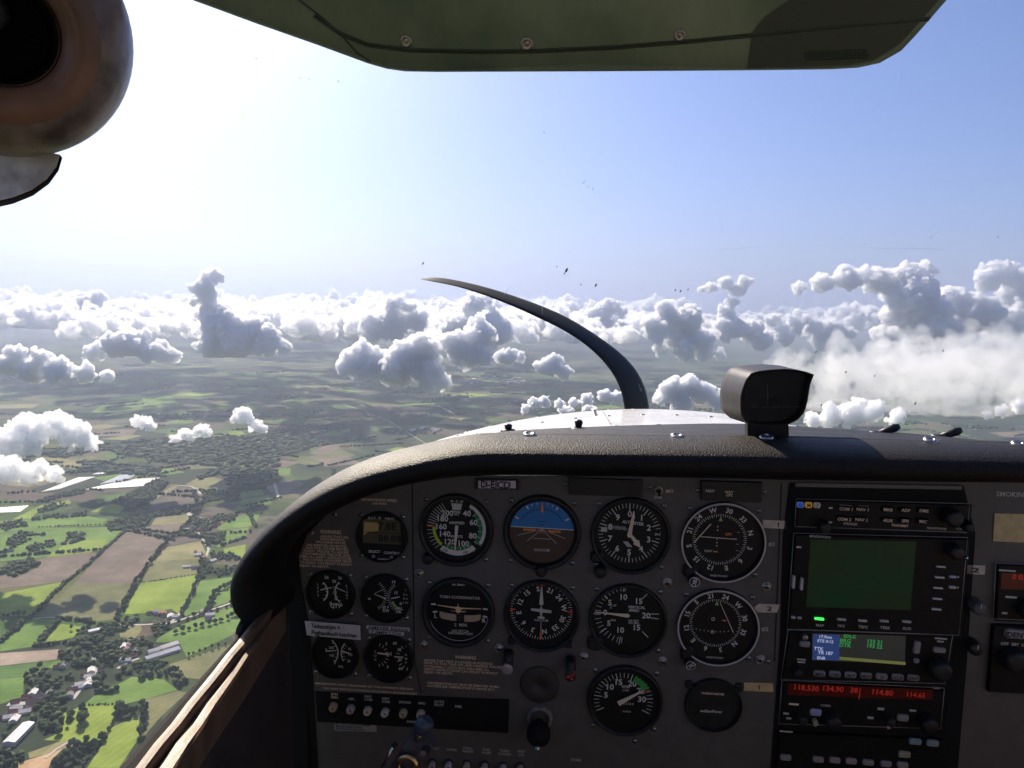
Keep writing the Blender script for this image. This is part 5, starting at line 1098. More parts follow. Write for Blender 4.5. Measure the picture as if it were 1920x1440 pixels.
# --- vertical speed indicator
g, r, z = gauge('vertical_speed_indicator', 'vertical speed indicator with pointer level at zero', 1177.3, 1165, 73, rim=.91)
mb = MB(); cx, cy = -.06*r, .16*r
for a in list(range(184, 356, 9)): mb.tick(cx, cy, a + 2, .64*r, .80*r, .014*r, z, mark_white)
for a in (230, 270, 310, 354, 42, 86, 95, 135, 190): mb.tick(cx, cy, a, .62*r, .84*r, .02*r, z, mark_white)
for t, x, y in [('5',-.41,.30),('10',-.06,.47),('15',.33,.38),('20',.52,0.0),('15',.30,-.34),('10',-.11,-.43),('5',-.42,-.26),('0',-.52,.03)]: mb.text(t, cx + x*r, cy + y*r, .13*r, z, mark_white)
mb.text('VERTICAL', cx + .27*r, cy + .21*r, .06*r, z, mark_white); mb.text('SPEED', cx + .21*r, cy + .12*r, .06*r, z, mark_white); mb.text('100 FEET', cx + .21*r, cy - .16*r, .045*r, z, mark_dim); mb.text('PER MIN', cx + .21*r, cy - .22*r, .045*r, z, mark_dim); mb.text('UP', cx - .29*r, cy + .23*r, .05*r, z, mark_dim); mb.text('DN', cx - .31*r, cy - .17*r, .05*r, z, mark_dim); mb.poly([(cx-.41*r,cy+.14*r),(cx-.37*r,cy+.14*r),(cx-.37*r,cy+.24*r)], z, pmat('arrow_teal', (.25,.5,.5), .6)); mb.build('dial_markings', g)
needle(g, rotpts([(-.05*r,-.06*r),(0,-.11*r),(.05*r,-.06*r),(.045*r,.02*r),(.02*r,.40*r),(.008*r,.78*r),(-.008*r,.78*r),(-.02*r,.40*r),(-.045*r,.02*r)], 274, cx, cy), z+.0025, mark_cream)
mb = MB(); mb.bbox(-.82*r, -.66*r, .42*r, .40*r, 0, .0055, black_plastic, r=.4); mb.build('adjuster_lug', g)

# --- tachometer
g, r, z = gauge('tachometer', 'tachometer with bright green arc and cream pointer at 25', 1171.7, 1315, 70.5, rim=.9)
mb = MB(); cx, cy = -.04*r, .0*r
for k in range(29): a = -116 + k*8.3; big = k % 4 == 0; mb.tick(cx, cy, a, (.56 if big else .64)*r, .78*r, (.022 if big else .014)*r, z, mark_white)
mb.arc(cx, cy, .60*r, .76*r, 22, 60, z+.0002, bright_green); mb.tick(cx, cy, 63, .58*r, .76*r, .03*r, z+.0003, mark_red)
for t, x, y in [('5',-.46,.12),('10',-.35,.36),('15',-.13,.51),('20',.22,.49),('25',.45,.30),('30',.49,.06)]: mb.text(t, cx + x*r, cy + y*r, .14*r, z, mark_white)
mb.text('RPM', cx + .05*r, cy + .39*r, .07*r, z, mark_dim); mb.text('x100', cx + .05*r, cy + .29*r, .05*r, z, mark_dim); mb.rect(cx + .10*r, cy - .09*r, .55*r, .09*r, z, black_matte); mb.text('- -  0 3 12 4', cx + .08*r, cy - .09*r, .05*r, z+.0001, mark_tan); mb.rect(cx + .10*r, cy - .32*r, .22*r, .045*r, z, pmat('hours_strip', (.25,.28,.20), .6)); mb.build('dial_markings', g)
needle(g, rotpts([(-.07*r,-.10*r),(.07*r,-.10*r),(.055*r,.10*r),(.012*r,.66*r),(-.012*r,.66*r),(-.055*r,.10*r)], 57, cx - .05*r, cy - .02*r), z+.0025, mark_cream)

# --- blanked gauge
g, r, z = gauge('thermometer_gauge', 'small dark unlit gauge with two faint lines of lettering', 1338, 1323.5, 53, face=black_plastic, screws=False, rim=.92)
mb = MB(); mb.text('THERMOMETER', -.04*r, .42*r, .07*r, z, mark_tan); mb.text('weSterPorer', -.06*r, -.25*r, .09*r, z, mark_white); mb.build('dial_markings', g)
for sx in (-1, 1): mb = MB(); mb.bbox(sx*.86*r, .72*r, .3*r, .3*r, 0, .004, black_plastic, r=.4); mb.build('mounting_ear', g)

# --- small left-hand gauges
g, r, z = gauge('clock_thermometer', 'round digital volt and outside air meter with olive display lit by a sun patch', 715, 1007.5, 49.5, rim=.95)
lcd = pmat('olive_display', (.10, .085, .04), .35); mb = MB(); mb.rect(0, .20*r, 1.45*r, .95*r, z+.0002, lcd); mb.build('display', g)
mb = MB(); mb.text('O.A.T.', -.36*r, .72*r, .075*r, z, mark_white); mb.text('VOLTS', .30*r, .72*r, .075*r, z, mark_white); mb.text('SELECT', -.30*r, -.60*r, .085*r, z, mark_white); mb.text('CONTROL', .40*r, -.63*r, .085*r, z, mark_white); mb.text('DAVTRON', .06*r, -.90*r, .06*r, z, mark_white)
mb.text('7.8E', .22*r, .42*r, .26*r, z+.0004, ink); mb.text('88:88', .30*r, -.06*r, .24*r, z+.0004, ink); mb.line(-.70*r, .17*r, .72*r, .15*r, .02*r, z+.0004, ink); mb.build('dial_markings', g)
mb = MB(); mb.poly([(-.66*r,.56*r),(-.10*r,.55*r),(-.12*r,.22*r),(-.50*r,.18*r),(-.70*r,.02*r)], z+.0003, pmat('sun_patch_amber', (.55,.38,.12), .4)); mb.build('painted_sun_patch', g)  # spot of sunlight on the display, painted as a flat amber polygon
for sx in (-.34, .36): knob(g, sx*r, -.80*r, .07*r, .003, steel, 'push_button')
knob(g, -.08*r, .73*r, .06*r, .003, steel, 'push_button')
def small(name, label, px, py, rpx): return gauge(name, label, px, py, rpx, depth=.005, rim=.93)
g, r, z = small('fuel_gauge', 'twin fuel quantity gauge with two facing curved scales', 618.8, 1115.4, 47.5); mb = MB()
mb.arc(-.62*r, .10*r, .48*r, .53*r, 42, 138, z, mark_white); mb.arc(.74*r, .10*r, .53*r, .58*r, 222, 318, z, mark_white)
for k in range(5): a = 45 + k*22; mb.tick(-.62*r, .10*r, a, .42*r, .53*r, .02*r, z, mark_white); mb.tick(.74*r, .10*r, 360 - a, .47*r, .58*r, .02*r, z, mark_white)
for t, x, y, h in [('26',-.14,.70,.11),('26',.40,.70,.10),('20',.16,.55,.10),('15',.18,.28,.11),('10',.18,.06,.11),('5',.20,-.17,.11),('0',0,-.38,.12),('0',.42,-.42,.12)]: mb.text(t, x*r, y*r, h*r, z, mark_white if t != '15' and t != '10' else pale_green)
mb.text('QTY', .20*r, -.50*r, .13*r, z, mark_white); mb.line(.08*r, -.38*r, .34*r, -.39*r, .03*r, z, mark_white)
for i, ch in enumerate('LEFT'): mb.text(ch, -.50*r, (.40-.16*i)*r, .075*r, z, mark_dim)
for i, ch in enumerate('RIGHT'): mb.text(ch, .66*r, (.38-.13*i)*r, .075*r, z, mark_dim)
mb.build('dial_markings', g); needle(g, [(-.38*r,.16*r),(-.38*r,.20*r),(.06*r,.32*r),(.06*r,.29*r)], z+.0015, mark_white); needle(g, [(.20*r,.31*r),(.20*r,.34*r),(.60*r,.18*r),(.60*r,.15*r)], z+.0015, mark_white)
g, r, z = small('fuel_flow_gauge', 'exhaust temperature and fuel flow gauge with twin needles meeting at one side', 723, 1122.7, 48); mb = MB()
for k in range(14): mb.tick(-.62*r, .10*r, 38 + k*8.5, .56*r, .68*r, .02*r, z, mark_white); mb.tick(.72*r, .05*r, 322 - k*8, .56*r, .68*r, .02*r, z, mark_white)
mb.arc(.72*r, .05*r, .46*r, .54*r, 205, 250, z, pale_green)
for t, x, y, h in [('19',.32,.68,.10),('15',.40,.24,.10),('0',.58,-.20,.10),('25 F',-.02,-.38,.09),('DIV',0,-.52,.10),('GAL',.52,-.40,.10),('HR',.50,-.54,.10)]: mb.text(t, x*r, y*r, h*r, z, mark_white)
for i, ch in enumerate(['F', 'U L', 'E O', 'L W']): mb.text(ch, .78*r, (.36-.17*i)*r, .075*r, z, mark_dim)
mb.rect(-.66*r, -.06*r, .10*r, .08*r, z, mark_dim); mb.build('dial_markings', g)
needle(g, [(-.45*r,.18*r),(-.43*r,.20*r),(-.02*r,.42*r),(-.04*r,.39*r)], z+.0015, mark_cream); needle(g, [(-.45*r,.18*r),(-.44*r,.16*r),(0,-.02*r),(0,.02*r)], z+.0018, mark_cream); needle(g, [(.22*r,.0),(.22*r,.04*r),(.55*r,.12*r),(.55*r,.08*r)], z+.0015, mark_white)
g, r, z = small('oil_gauge', 'oil temperature and pressure gauge half covered by the white placard', 627, 1229.8, 46); mb = MB()
mb.arc(-.55*r, .12*r, .66*r, .71*r, 40, 130, z, mark_dim); mb.arc(.95*r, .10*r, .66*r, .70*r, 240, 310, z, mark_dim)
for k in range(6): mb.tick(-.55*r, .12*r, 50 + k*15, .58*r, .70*r, .02*r, z, mark_dim); mb.tick(.95*r, .10*r, 305 - k*12, .55*r, .68*r, .02*r, z, mark_dim)
for t, x, y in [('245',-.14,.32),('F',-.35,.22),('100',-.12,-.02),('75',.62,.30),('PSI',.64,.06),('20',.58,-.22),('OIL',.24,-.48),('P',0,-.36)]: mb.text(t, x*r, y*r, .09*r, z, mark_dim)
mb.build('dial_markings', g); needle(g, [(-.36*r,.16*r),(-.36*r,.20*r),(.06*r,.24*r),(.06*r,.22*r)], z+.0015, mark_cream); needle(g, [(.30*r,.20*r),(.30*r,.23*r),(.66*r,.14*r),(.66*r,.11*r)], z+.0015, mark_cream)
g, r, z = small('suction_gauge', 'suction and ammeter gauge under the pale embossed strips', 728.8, 1236, 47.5); mb = MB()
for a in range(20, 170, 18): mb.tick(-.52*r, .12*r, a, .40*r, .52*r, .025*r, z, mark_white)
for a in range(195, 345, 18): mb.tick(.86*r, .10*r, a, .45*r, .58*r, .025*r, z, mark_white)
for t, x, y in [('30',.42,.40),('30',.44,-.02),('60',.46,-.40),('5',-.06,-.36),('3',-.10,.62),('60',.24,.66)]: mb.text(t, x*r, y*r, .10*r, z, mark_white)
for i, ch in enumerate('AMP'): mb.text(ch, .68*r, (.20-.17*i)*r, .08*r, z, mark_dim)
for i, ch in enumerate('SUC'): mb.text(ch, -.55*r, (.26-.17*i)*r, .08*r, z, mark_dim)
mb.line(-.48*r, .22*r, .1*r, .19*r, .03*r, z, mark_tan); mb.line(.08*r, .12*r, .08*r, .28*r, .025*r, z, mark_white); mb.build('dial_markings', g); needle(g, [(-.46*r,.20*r),(-.46*r,.235*r),(.02*r,.19*r),(.02*r,.16*r)], z+.0015, mark_cream); needle(g, [(.22*r,.10*r),(.22*r,.13*r),(.58*r,.12*r),(.58*r,.09*r)], z+.0015, mark_cream)

# --- plates, labels, annunciators stuck on the panel
def plate(name, label, cat, quad, mat, z=.0012, thick=.001, group=None, lines=()):
    c = (sum(q[0] for q in quad)/len(quad), sum(q[1] for q in quad)/len(quad)); m = pframe(*c); e = empty(name, label, cat, m, group); ox, oy = uv(*c)
    mb = MB(); mb.poly([(uv(x, y)[0]-ox, uv(x, y)[1]-oy) for x, y in quad][::-1], z, mat, thick); mb.build('plate' if cat != 'label' else 'strip', e)
    if lines:
        mb = MB()
        for t, px, py, hp, wp, mt, rot in lines: x, y = uv(px, py); k = mpp(px, py); mb.text(t, x-ox, y-oy, hp*k, z+.0004, mt, rot=rot, width=None if wp is None else wp*k)
        mb.build('lettering', e)
    return e, ox, oy
e, ox, oy = plate('registration_plate', 'registration plate D-EICD, black letters on pink white tiles', 'plate', [(891,896),(973,898),(973,917),(890,915)], black_plastic, .003, .003)
mb = MB(); xs = [897, 908, 914, 926, 933, 944, 957, 968]
for a, c in zip(xs, xs[1:]):
    p0, p1, p2, p3 = uv(a+.6, 899.5), uv(c-.4, 899.8), uv(c-.4, 914), uv(a+.6, 913.5); mb.poly([(p[0]-ox, p[1]-oy) for p in (p3, p2, p1, p0)], .0035, pmat('tile_pinkish', (.72,.60,.64), .6) if a == xs[0] else mb.mats[0])
mb.build('tiles', e); mb = MB(); k = mpp(930, 906); x, y = uv(930, 906.7); mb.text('D-EICD', x-ox, y-oy, 11.5*k, .0039, ink, width=55*k); mb.build('lettering', e)
plate('tank_placard', 'white paper placard reading Tankanzeigen above the oil gauge', 'label', [(575,1159.5),(678,1167.5),(679.5,1195),(579,1186)], white_label, .0062, .0004, lines=[('Tankanzeigen =', 614, 1171, 7.5, 55, ink, -.02), ('Flughandbuch beachten', 630, 1184.5, 7.5, 86, ink, -.02)])
plate('embossed_strip', 'pale embossed strip reading AMETER READS', 'label', [(687,1171.5),(768.5,1176.5),(768,1183),(687.5,1178)], white_label, .0014, .0008, 'embossed strips', [('AMETER READS', 728, 1177.5, 4.6, 76, ink, -.02)])
plate('embossed_strip', 'pale embossed strip reading 7 AMPS LOW', 'label', [(692,1180),(758,1184.5),(757.5,1191),(692.5,1186)], white_label, .0014, .0008, 'embossed strips', [('7 AMPS LOW', 725, 1185.5, 4.6, 58, ink, -.02)])
plate('tape_label', 'pale tape marked 1 beside the upper course indicator', 'label', [(1430,974),(1473.5,976),(1473,991),(1430,989)], tape_pale, lines=[('1', 1459, 983, 8, None, ink, 0)])
plate('tape_label', 'arrow shaped tape marked 2 beside the lower course indicator', 'label', [(1413,1138),(1423,1131.5),(1461.5,1133),(1456,1147.5),(1420,1147)], tape_pale, lines=[('2', 1442, 1140, 8, 10, ink, -.1)])
plate('tape_label', 'yellow tape marked 1 above the dark unlit gauge', 'label', [(1395,1279),(1449,1280.5),(1450,1296.5),(1394,1294)], tape, lines=[('1', 1423, 1287.5, 8, None, ink, .1)])
plate('tape_label', 'pale tape marked 2 beside the small red figured radio', 'label', [(1811,1058.5),(1847,1060),(1845,1076.5),(1810,1075)], tape_pale, lines=[('2', 1828, 1068, 8, 14, ink, 0)])
plate('tape_label', 'large blank yellow tape under the SMOKING lettering', 'label', [(1864,962),(1960,964),(1958,1018),(1861,1014)], tape)
plate('breaker_placard', 'grey paper placard under the round breaker knobs', 'label', [(626,1352),(705,1354),(706.5,1371),(628,1369)], pmat('grey_paper', (.36,.33,.30), .8), lines=[('BEI GROUND POWER', 662, 1357, 3, 68, ink, 0), ('MASTER ON', 655, 1361.5, 3, 50, ink, 0), ('FLUGHANDBUCH', 657, 1366, 3, 52, ink, 0)])
def case(name, label, cat, quad, h, mat, group=None):
    c = (sum(q[0] for q in quad)/4, sum(q[1] for q in quad)/4); e = empty(name, label, cat, pframe(*c), group); ox, oy = uv(*c); P_ = [Vector((*[a-o for a, o in zip(uv(x, y), (ox, oy))], 0)) for x, y in quad]
    n_ = len(P_); cen_ = sum(P_, Vector())/n_; mb = MB(); mb.grid([P_, [p + Vector((0,0,h*.85)) for p in P_], [p + (cen_-p).normalized()*.0012 + Vector((0,0,h)) for p in P_]], mat, closed=True, smooth=False); mb.add([p + (cen_-p).normalized()*.0012 + Vector((0,0,h)) for p in P_], [list(range(n_))[::-1]], mat); mb.build('housing', e)
    return e, ox, oy
case('blanking_plate', 'long black blanking plate tucked under the glareshield edge', 'plate', [(1065,894),(1206,899),(1204,931),(1067,926)], .003, black_plastic)
e, ox, oy = case('nav_annunciator', 'black annunciator box lettered NAV and NAV GPS', 'annunciator', [(1313,900),(1428,903),(1426,941),(1314,936)], .004, black_plastic)
mb = MB(); k = mpp(1370, 920)
for t, x, y, h, m_ in [('NAV', 1330.5, 918, 5, mark_white), ('NAV', 1366, 920, 4.6, mark_tan), ('GPS', 1366, 926, 4.6, mark_tan)]: u, v = uv(x, y); mb.text(t, u-ox, v-oy, h*k, .0044, m_)
mb.build('lettering', e); mb = MB(); u, v = uv(1366, 923); mb.bbox(u-ox, v-oy, 15*k, 15*k, .004, .0042, black_matte); mb.build('lens', e)
e = empty('dimmer_switch', 'small round dimmer toggle lettered BRT and DIM', 'switch', pframe(1234.5, 919.5)); k = mpp(1234, 920); mb = MB(); mb.lathe([(8.5*k, 0), (8.5*k, .002), (6.5*k, .0028), (5*k, .002)], steel, n=24); mb.build('collar', e); mb = MB(); mb.tube([(0, 0, .001), (0, -2*k, .008), (0, -3*k, .011)], [2.2*k, 2.2*k, 3*k], black_plastic, n=12); mb.build('toggle', e); mb = MB(); mb.text('BRT', 21*k, -.5*k, 5*k, .0006, mark_tan); mb.text('DIM', 0, -13*k, 5*k, .0006, mark_dim); mb.build('lettering', e)

# --- breaker strip and its knobs
e, ox, oy = case('breaker_strip', 'long black strip with breaker lettering above the control lever', 'switch panel', [(592,1296),(955,1311),(953,1373),(596,1352)], .0015, black_matte)
mb = MB(); k = mpp(700, 1320)
for t, x, y in [('BTN', 628, 1300), ('FAN', 628, 1306), ('HPL', 660, 1309), ('NAV', 691, 1304), ('COM', 691, 1310), ('NAV', 724, 1308), ('COM', 724, 1314), ('XPNDR', 760, 1315), ('MFD', 792, 1317), ('AUTO', 824, 1314), ('PILOT', 824, 1320), ('HSI2', 860, 1323), ('AVIONICS', 778, 1352)]: u, v = uv(x, y); mb.text(t, u-ox, v-oy, 4.2*k, .0018, mark_tan if x < 640 else mark_dim)
mb.build('lettering', e)
kn_mats = [pmat('breaker_tan', (.52,.36,.22), .5), pmat('breaker_pink', (.50,.38,.38), .5), pmat('breaker_cream', (.58,.50,.38), .5), pmat('breaker_white', (.60,.55,.53), .5), pmat('breaker_olive', (.48,.43,.24), .5), pmat('breaker_sand', (.55,.48,.32), .5)]
labs = ['tan', 'pinkish', 'cream', 'whitish', 'olive', 'sand coloured']
def breaker(px, py, mat, label, s=1.0, group='round breaker knobs'):
    e = empty('breaker_button', label, 'breaker', pframe(px, py, .0015), group); k = mpp(px, py)*s; mb = MB(); mb.lathe([(9.5*k, 0), (9.5*k, .001), (8*k, .0018)], black_plastic, n=20); mb.build('collar', e); mb = MB(); mb.lathe([(7.2*k, 0), (7.4*k, .006), (6.6*k, .008), (3.2*k, .0082), (2.8*k, .0068), (.1*k, .0066)], mat, n=22); mb.build('button', e); mb = MB(); mb.text(str(5 if s > .9 else 10), 0, 0, 3.4*k, .0071, ink); mb.build('rating_mark', e)
for i, (px, py) in enumerate([(627,1322),(659.5,1326),(691,1329),(723.5,1332),(757.5,1333.5),(790,1335)]): breaker(px, py, kn_mats[i], labs[i] + ' round breaker knob in the upper row of the black strip')
lab2 = ['dim grey', 'brownish', 'cream ringed', 'pale ringed', 'ochre', 'dull grey']
for i, (px, py) in enumerate([(812,1430),(842,1431),(876,1432),(909,1434),(944,1436),(976,1437)]): breaker(px, py, kn_mats[(i*2+1) % 6], lab2[i] + ' breaker knob in the lower row at the picture bottom', .85, 'lower breaker knobs')
mb = MB(); k = mpp(890, 1410)
for t, x, y in [('PITOT', 815, 1403), ('WIPER', 847, 1405), ('STALL', 877, 1402), ('WARN', 877, 1408), ('FUEL', 913, 1405), ('PUMP', 913, 1411), ('TURN', 946, 1407), ('COORD', 946, 1413), ('INST', 978, 1408), ('LTS', 978, 1415), ('DOME', 1080, 1424)]: ptext(t, x, y, 4.2, mark_dim, wpx=None, mb=mb)
pbuild(mb, 'breaker_lettering')

# --- pull knob and blanking cover
e = empty('blank_cover', 'black round cover plate above the pull knob', 'cover', pframe(1012, 1283)); k = mpp(1012, 1283); mb = MB(); mb.lathe([(37*k, 0), (37*k, .0015), (34*k, .0028), (6*k, .0032), (5*k, .0020), (.1*k, .0020)], pmat('cover_grey', (.05,.042,.036), .6), n=44); mb.build('disc', e)
e = empty('pull_knob', 'black push-pull knob with a worn grey collar', 'control knob', pframe(1012, 1345)); k = mpp(1012, 1345); mb = MB(); mb.lathe([(24*k, 0), (24*k, .003), (21*k, .005), (18*k, .004)], pmat('worn_collar', (.22,.20,.18), .5, noise_scale=200, noise_amt=.4), n=36); mb.build('collar', e); mb = MB(); mb.lathe([(8*k, .002), (8*k, .014), (20*k, .016), (22*k, .020), (21*k, .028), (14*k, .031), (.1*k, .032)], black_matte, y=-8*k, n=36); mb.build('grip', e); mb = MB(); mb.lathe([(6*k, .031), (5.6*k, .034), (3*k, .0365), (.1*k, .037)], silver, y=-24*k, n=20); mb.build('lock_button', e)

# --- control lever in the foreground
lv = empty('control_lever', 'blue grey metal lever end with a brass ring rising at the picture bottom', 'lever')
grey_cast = pmat('grey_cast_metal', (.085,.08,.09), .5, metal=.3, noise_scale=150, noise_amt=.35); blue_cap = pmat('blue_grey_cap', (.055,.062,.085), .4, noise_scale=100, noise_amt=.2)
yl = .60
def lvp(x, y, d=0.0): return at_y(560 + x/4.364, 1240 + y/4.364, yl - d)
pl_pts = [(735,900),(800,790),(850,690),(890,635),(950,610),(1010,612),(1055,640),(1080,680),(1085,740),(1065,790),(1030,820),(1000,900)]
A = [lvp(x, y) for x, y in pl_pts]; Bk = [p + Vector((0, .012, 0)) for p in A]; mb = MB(); mb.add(A, [list(range(len(A)))], grey_cast); mb.add(Bk, [list(range(len(A)))[::-1]], grey_cast); mb.grid([A, Bk], grey_cast, closed=True, smooth=False); mb.build('body', lv)
mb = MB(); c = lvp(890, 850, .004); pts = [c + Vector((math.cos(a*math.pi/12)*.0075, -.001, math.sin(a*math.pi/12)*.0075)) for a in range(25)]; mb.tube(pts, .0022, brass, n=8); mb.build('ring', lv)
mb = MB(); mb.tube([lvp(975, 625, -.004), lvp(992, 600, -.002), lvp(1003, 570, 0)], .0045, silver, n=16); mb.build('shaft', lv)
mb = MB(); mb.tube([lvp(998, 580, .001), lvp(1015, 545, .001), lvp(1040, 495, .001), lvp(1056, 470, .001)], [.006, .0074, .0074, .0050], blue_cap, n=14); mb.build('cap', lv)
mb = MB(); m_ = lvp(1042, 724, .0008); mb.tube([m_ + Vector((0,.001,0)), m_], .0034, ink, n=14); m_ = lvp(1018, 756, .001); mb.tube([m_ + Vector((0,.001,0)), m_], .0024, steel, n=12); mb.build('fasteners', lv)
rod = empty('bright_rod', 'thin bright metal rod beside the lever at the picture bottom', 'rod'); mb = MB(); mb.tube([lvp(670, 900), lvp(725, 790), lvp(776, 692)], [.0012, .0012, .0009], silver, n=10); mb.build('rod', rod); mb = MB(); mb.tube([lvp(790, 672), lvp(776, 692)], .0022, black_plastic, n=10); mb.build('rod_end', rod)

# ------------------------------------------------------------------ radio stack
rp = MB(); rp.poly([uv(x, y) for x, y in [(1480,905),(1806,910),(1812,935),(1828,1000),(1812,1240),(1790,1500),(1440,1500),(1462,1200),(1468,1000)]][::-1], .0012, black_matte, .001); rp.build('radio_bay', ip)
rp = MB(); rp.poly([uv(x, y) for x, y in [(1490,903.5),(1802,910),(1800,916.5),(1490,911)]][::-1], .0030, pmat('grey_strip', (.16,.15,.14), .5), .002); rp.build('bay_rail', ip)
radio_black = pmat('radio_black', (.008,.008,.008), .5, spec=.25, noise_scale=80, noise_amt=.3)
edge_m = pmat('worn_edge', (.34,.32,.29), .45, metal=.5)
def key_off(e, ox, oy, px, py, wpx, hpx, h0, h1, mat, name='key', text=None, tmat=None, rot=-.04):
    k = mpp(px, py); u, v = uv(px, py, h0); mb = MB(); mb.bbox(u-ox, v-oy, wpx*k, hpx*k, h0, h1, mat, r=.3, rot=rot); o = mb.build(name, e)
    if text: mt = MB(); mt.text(text, u-ox, v-oy, hpx*.5*k, h1 + .0003, tmat or ink, rot=rot); mt.build('key_lettering', o)
    return o
def unit(name, label, cat, quad, h=.006, edge=True, group=None):
    e, ox, oy = case(name, label, cat, quad, h, radio_black, group)
    if edge:
        mb = MB(); P_ = [Vector((uv(x, y, h)[0]-ox, uv(x, y, h)[1]-oy, h + .0002)) for x, y in quad]; P_.append(P_[0]); 
        for a, c in zip(P_, P_[1:]): mb.tube([a, c], .00035, edge_m, n=6)
        mb.build('edge_trim', e)
    return e, ox, oy, h
def lines_on(e, ox, oy, items, h, name='lettering'):
    mb = MB()
    for t, px, py, hp, m_ in items: k = mpp(px, py); u, v = uv(px, py, h); mb.text(t, u-ox, v-oy, hp*k, h + .0004, m_, rot=-.03)
    mb.build(name, e)
def bars_on(e, ox, oy, items, h, name='marking'):
    mb = MB()
    for px, py, w, hh, m_ in items: k = mpp(px, py); u, v = uv(px, py, h); mb.rect(u-ox, v-oy, w*k, hh*k, h + .0004, m_, rot=-.03)
    mb.build(name, e)
def knob_on(e, ox, oy, px, py, rpx, h, hh=.012, mat=None): k = mpp(px, py); u, v = uv(px, py, h); return knob(e, u-ox, v-oy, rpx*k, hh, mat, z0=h)
def z4(x, y): return 1450 + x/4.085, 880 + y/4.085
def z8(x, y): return 1440 + x/4.0, 1130 + y/4.0
def screen_on(e, ox, oy, quad, h, mat, name='screen'):
    mb = MB(); mb.poly([(uv(x, y, h)[0]-ox, uv(x, y, h)[1]-oy) for x, y in quad][::-1], h + .0003, mat); return mb.build(name, e)
# audio panel
e, ox, oy, h = unit('audio_panel', 'slim audio panel with blue, amber and white marker lamps', 'radio', [(1492.8,935),(1818,944.5),(1812.5,998),(1490,987)])
for x, y, m_, t in [(205,270,pmat('marker_blue', (.05,.09,.35), .4, emit=(.1,.2,.8), strength=.10),'O'),(268,271,pmat('marker_amber', (.75,.40,.05), .5, emit=(1,.5,.05), strength=.05),'M'),(333,273,pmat('marker_white', (.75,.66,.60), .5),'I')]: key_off(e, ox, oy, *z4(x, y), 13, 11, h, h+.002, m_, 'marker_lamp', t)
for x, y, t in [(548,296,'COM 1'),(675,300,'NAV 1'),(872,302,'MKR'),(1005,306,'ADF'),(1145,310,'DME'),(535,374,'COM 2'),(668,378,'NAV 2'),(870,384,'AUX'),(1003,388,'SPR'),(1138,392,'MIC')]: key_off(e, ox, oy, *z4(x, y), 22, 10, h, h+.003, black_matte, 'key', t, mark_tan)
bars_on(e, ox, oy, [(*z4(438,295),7,3,mark_white),(*z4(436,405),6,3,mark_white),(*z4(552,275),22,1,mark_dim),(*z4(685,280),20,1,mark_dim)], h); lines_on(e, ox, oy, [('SPEAKER', *z4(590,417), 4, mark_dim), ('TRANSMIT', *z4(968,430), 4, mark_tan), ('HEADPHONE', *z4(1250,452), 3.6, mark_dim), ('VOL', *z4(1420,455), 3.6, mark_dim)], h)
knob_on(e, ox, oy, *z4(375,425), 11, h); knob_on(e, ox, oy, *z4(1466,420), 10, h); knob_on(e, ox, oy, *z4(1350,350), 17, h, .014)
# multi function display
e, ox, oy, h = unit('map_display', 'large square map display glowing dim green', 'display', [(1488,999.5),(1814,1007.8),(1797.6,1191),(1475.7,1180.5)])
gm_, gn, gl, gp = nmat('green_screen'); gp.inputs['Base Color'].default_value = (.01,.02,.012,1); gp.inputs['Roughness'].default_value = .3; gp.inputs['Specular IOR Level'].default_value = .15
gt = gn.new('ShaderNodeTexCoord'); gz = gn.new('ShaderNodeTexNoise'); gz.inputs['Scale'].default_value = 18; gz.inputs['Detail'].default_value = 10; gz.inputs['Roughness'].default_value = .75; gl.new(gt.outputs['Object'], gz.inputs['Vector'])
gr = gn.new('ShaderNodeValToRGB'); gr.color_ramp.elements[0].position = .35; gr.color_ramp.elements[1].position = .7; gr.color_ramp.elements[0].color = (.003,.048,.022,1); gr.color_ramp.elements[1].color = (.030,.030,.012,1); gl.new(gz.outputs['Fac'], gr.inputs['Fac']); gl.new(gr.outputs['Color'], gp.inputs['Emission Color']); gp.inputs['Emission Strength'].default_value = .10
screen_on(e, ox, oy, [z4(285,535), z4(1095,552), z4(1050,1078), z4(250,1052)], h, gm_)
lines_on(e, ox, oy, [('BENDIX/KING', *z4(358,515), 3.8, mark_dim), ('MAP', *z4(357,1194), 4.6, mark_dim), ('WX', *z4(520,1198), 4.6, mark_dim), ('TRFC', *z4(687,1206), 4.6, mark_dim), ('TERR', *z4(855,1212), 4.6, mark_dim), ('AUX', *z4(1022,1218), 4.6, mark_dim)], h)
for x, y in [(520,1146),(680,1155),(845,1158),(1018,1163)]: key_off(e, ox, oy, *z4(x, y), 16, 4, h, h+.002, mark_dim)
led = pmat('green_led', (.02,.5,.05), .4, emit=(.05,1,.12), strength=.6); key_off(e, ox, oy, *z4(350,1142), 17, 4, h, h+.002, led, 'indicator')
for x, y in [(1278,742),(1270,824),(1258,905),(1252,988),(1246,1068)]: key_off(e, ox, oy, *z4(x, y), 17, 3, h, h+.002, mark_white)
for x, y in [(1370,820),(1368,900)]: key_off(e, ox, oy, *z4(x, y), 13, 5, h, h+.002, pmat('pale_blue_key', (.42,.44,.55), .5) if y < 850 else mark_dim); bars_on(e, ox, oy, [(*z4(x+44, y+4), 3, 3, mark_dim)], h, 'arrow_mark')
for x, y in [(150,1130),(198,1134)]: key_off(e, ox, oy, *z4(x, y), 8, 4, h, h+.002, mark_dim)
knob_on(e, ox, oy, *z4(1370,610), 14, h, .014); mb = MB(); u, v = uv(*z4(1455,660), h); mb.lathe([(.0022,h),(.0024,h+.006),(.001,h+.008),(.0001,h+.0082)], silver, x=u-ox, y=v-oy, n=14); mb.build('bright_pin', e)
mb = MB(); k = mpp(1490, 1095)
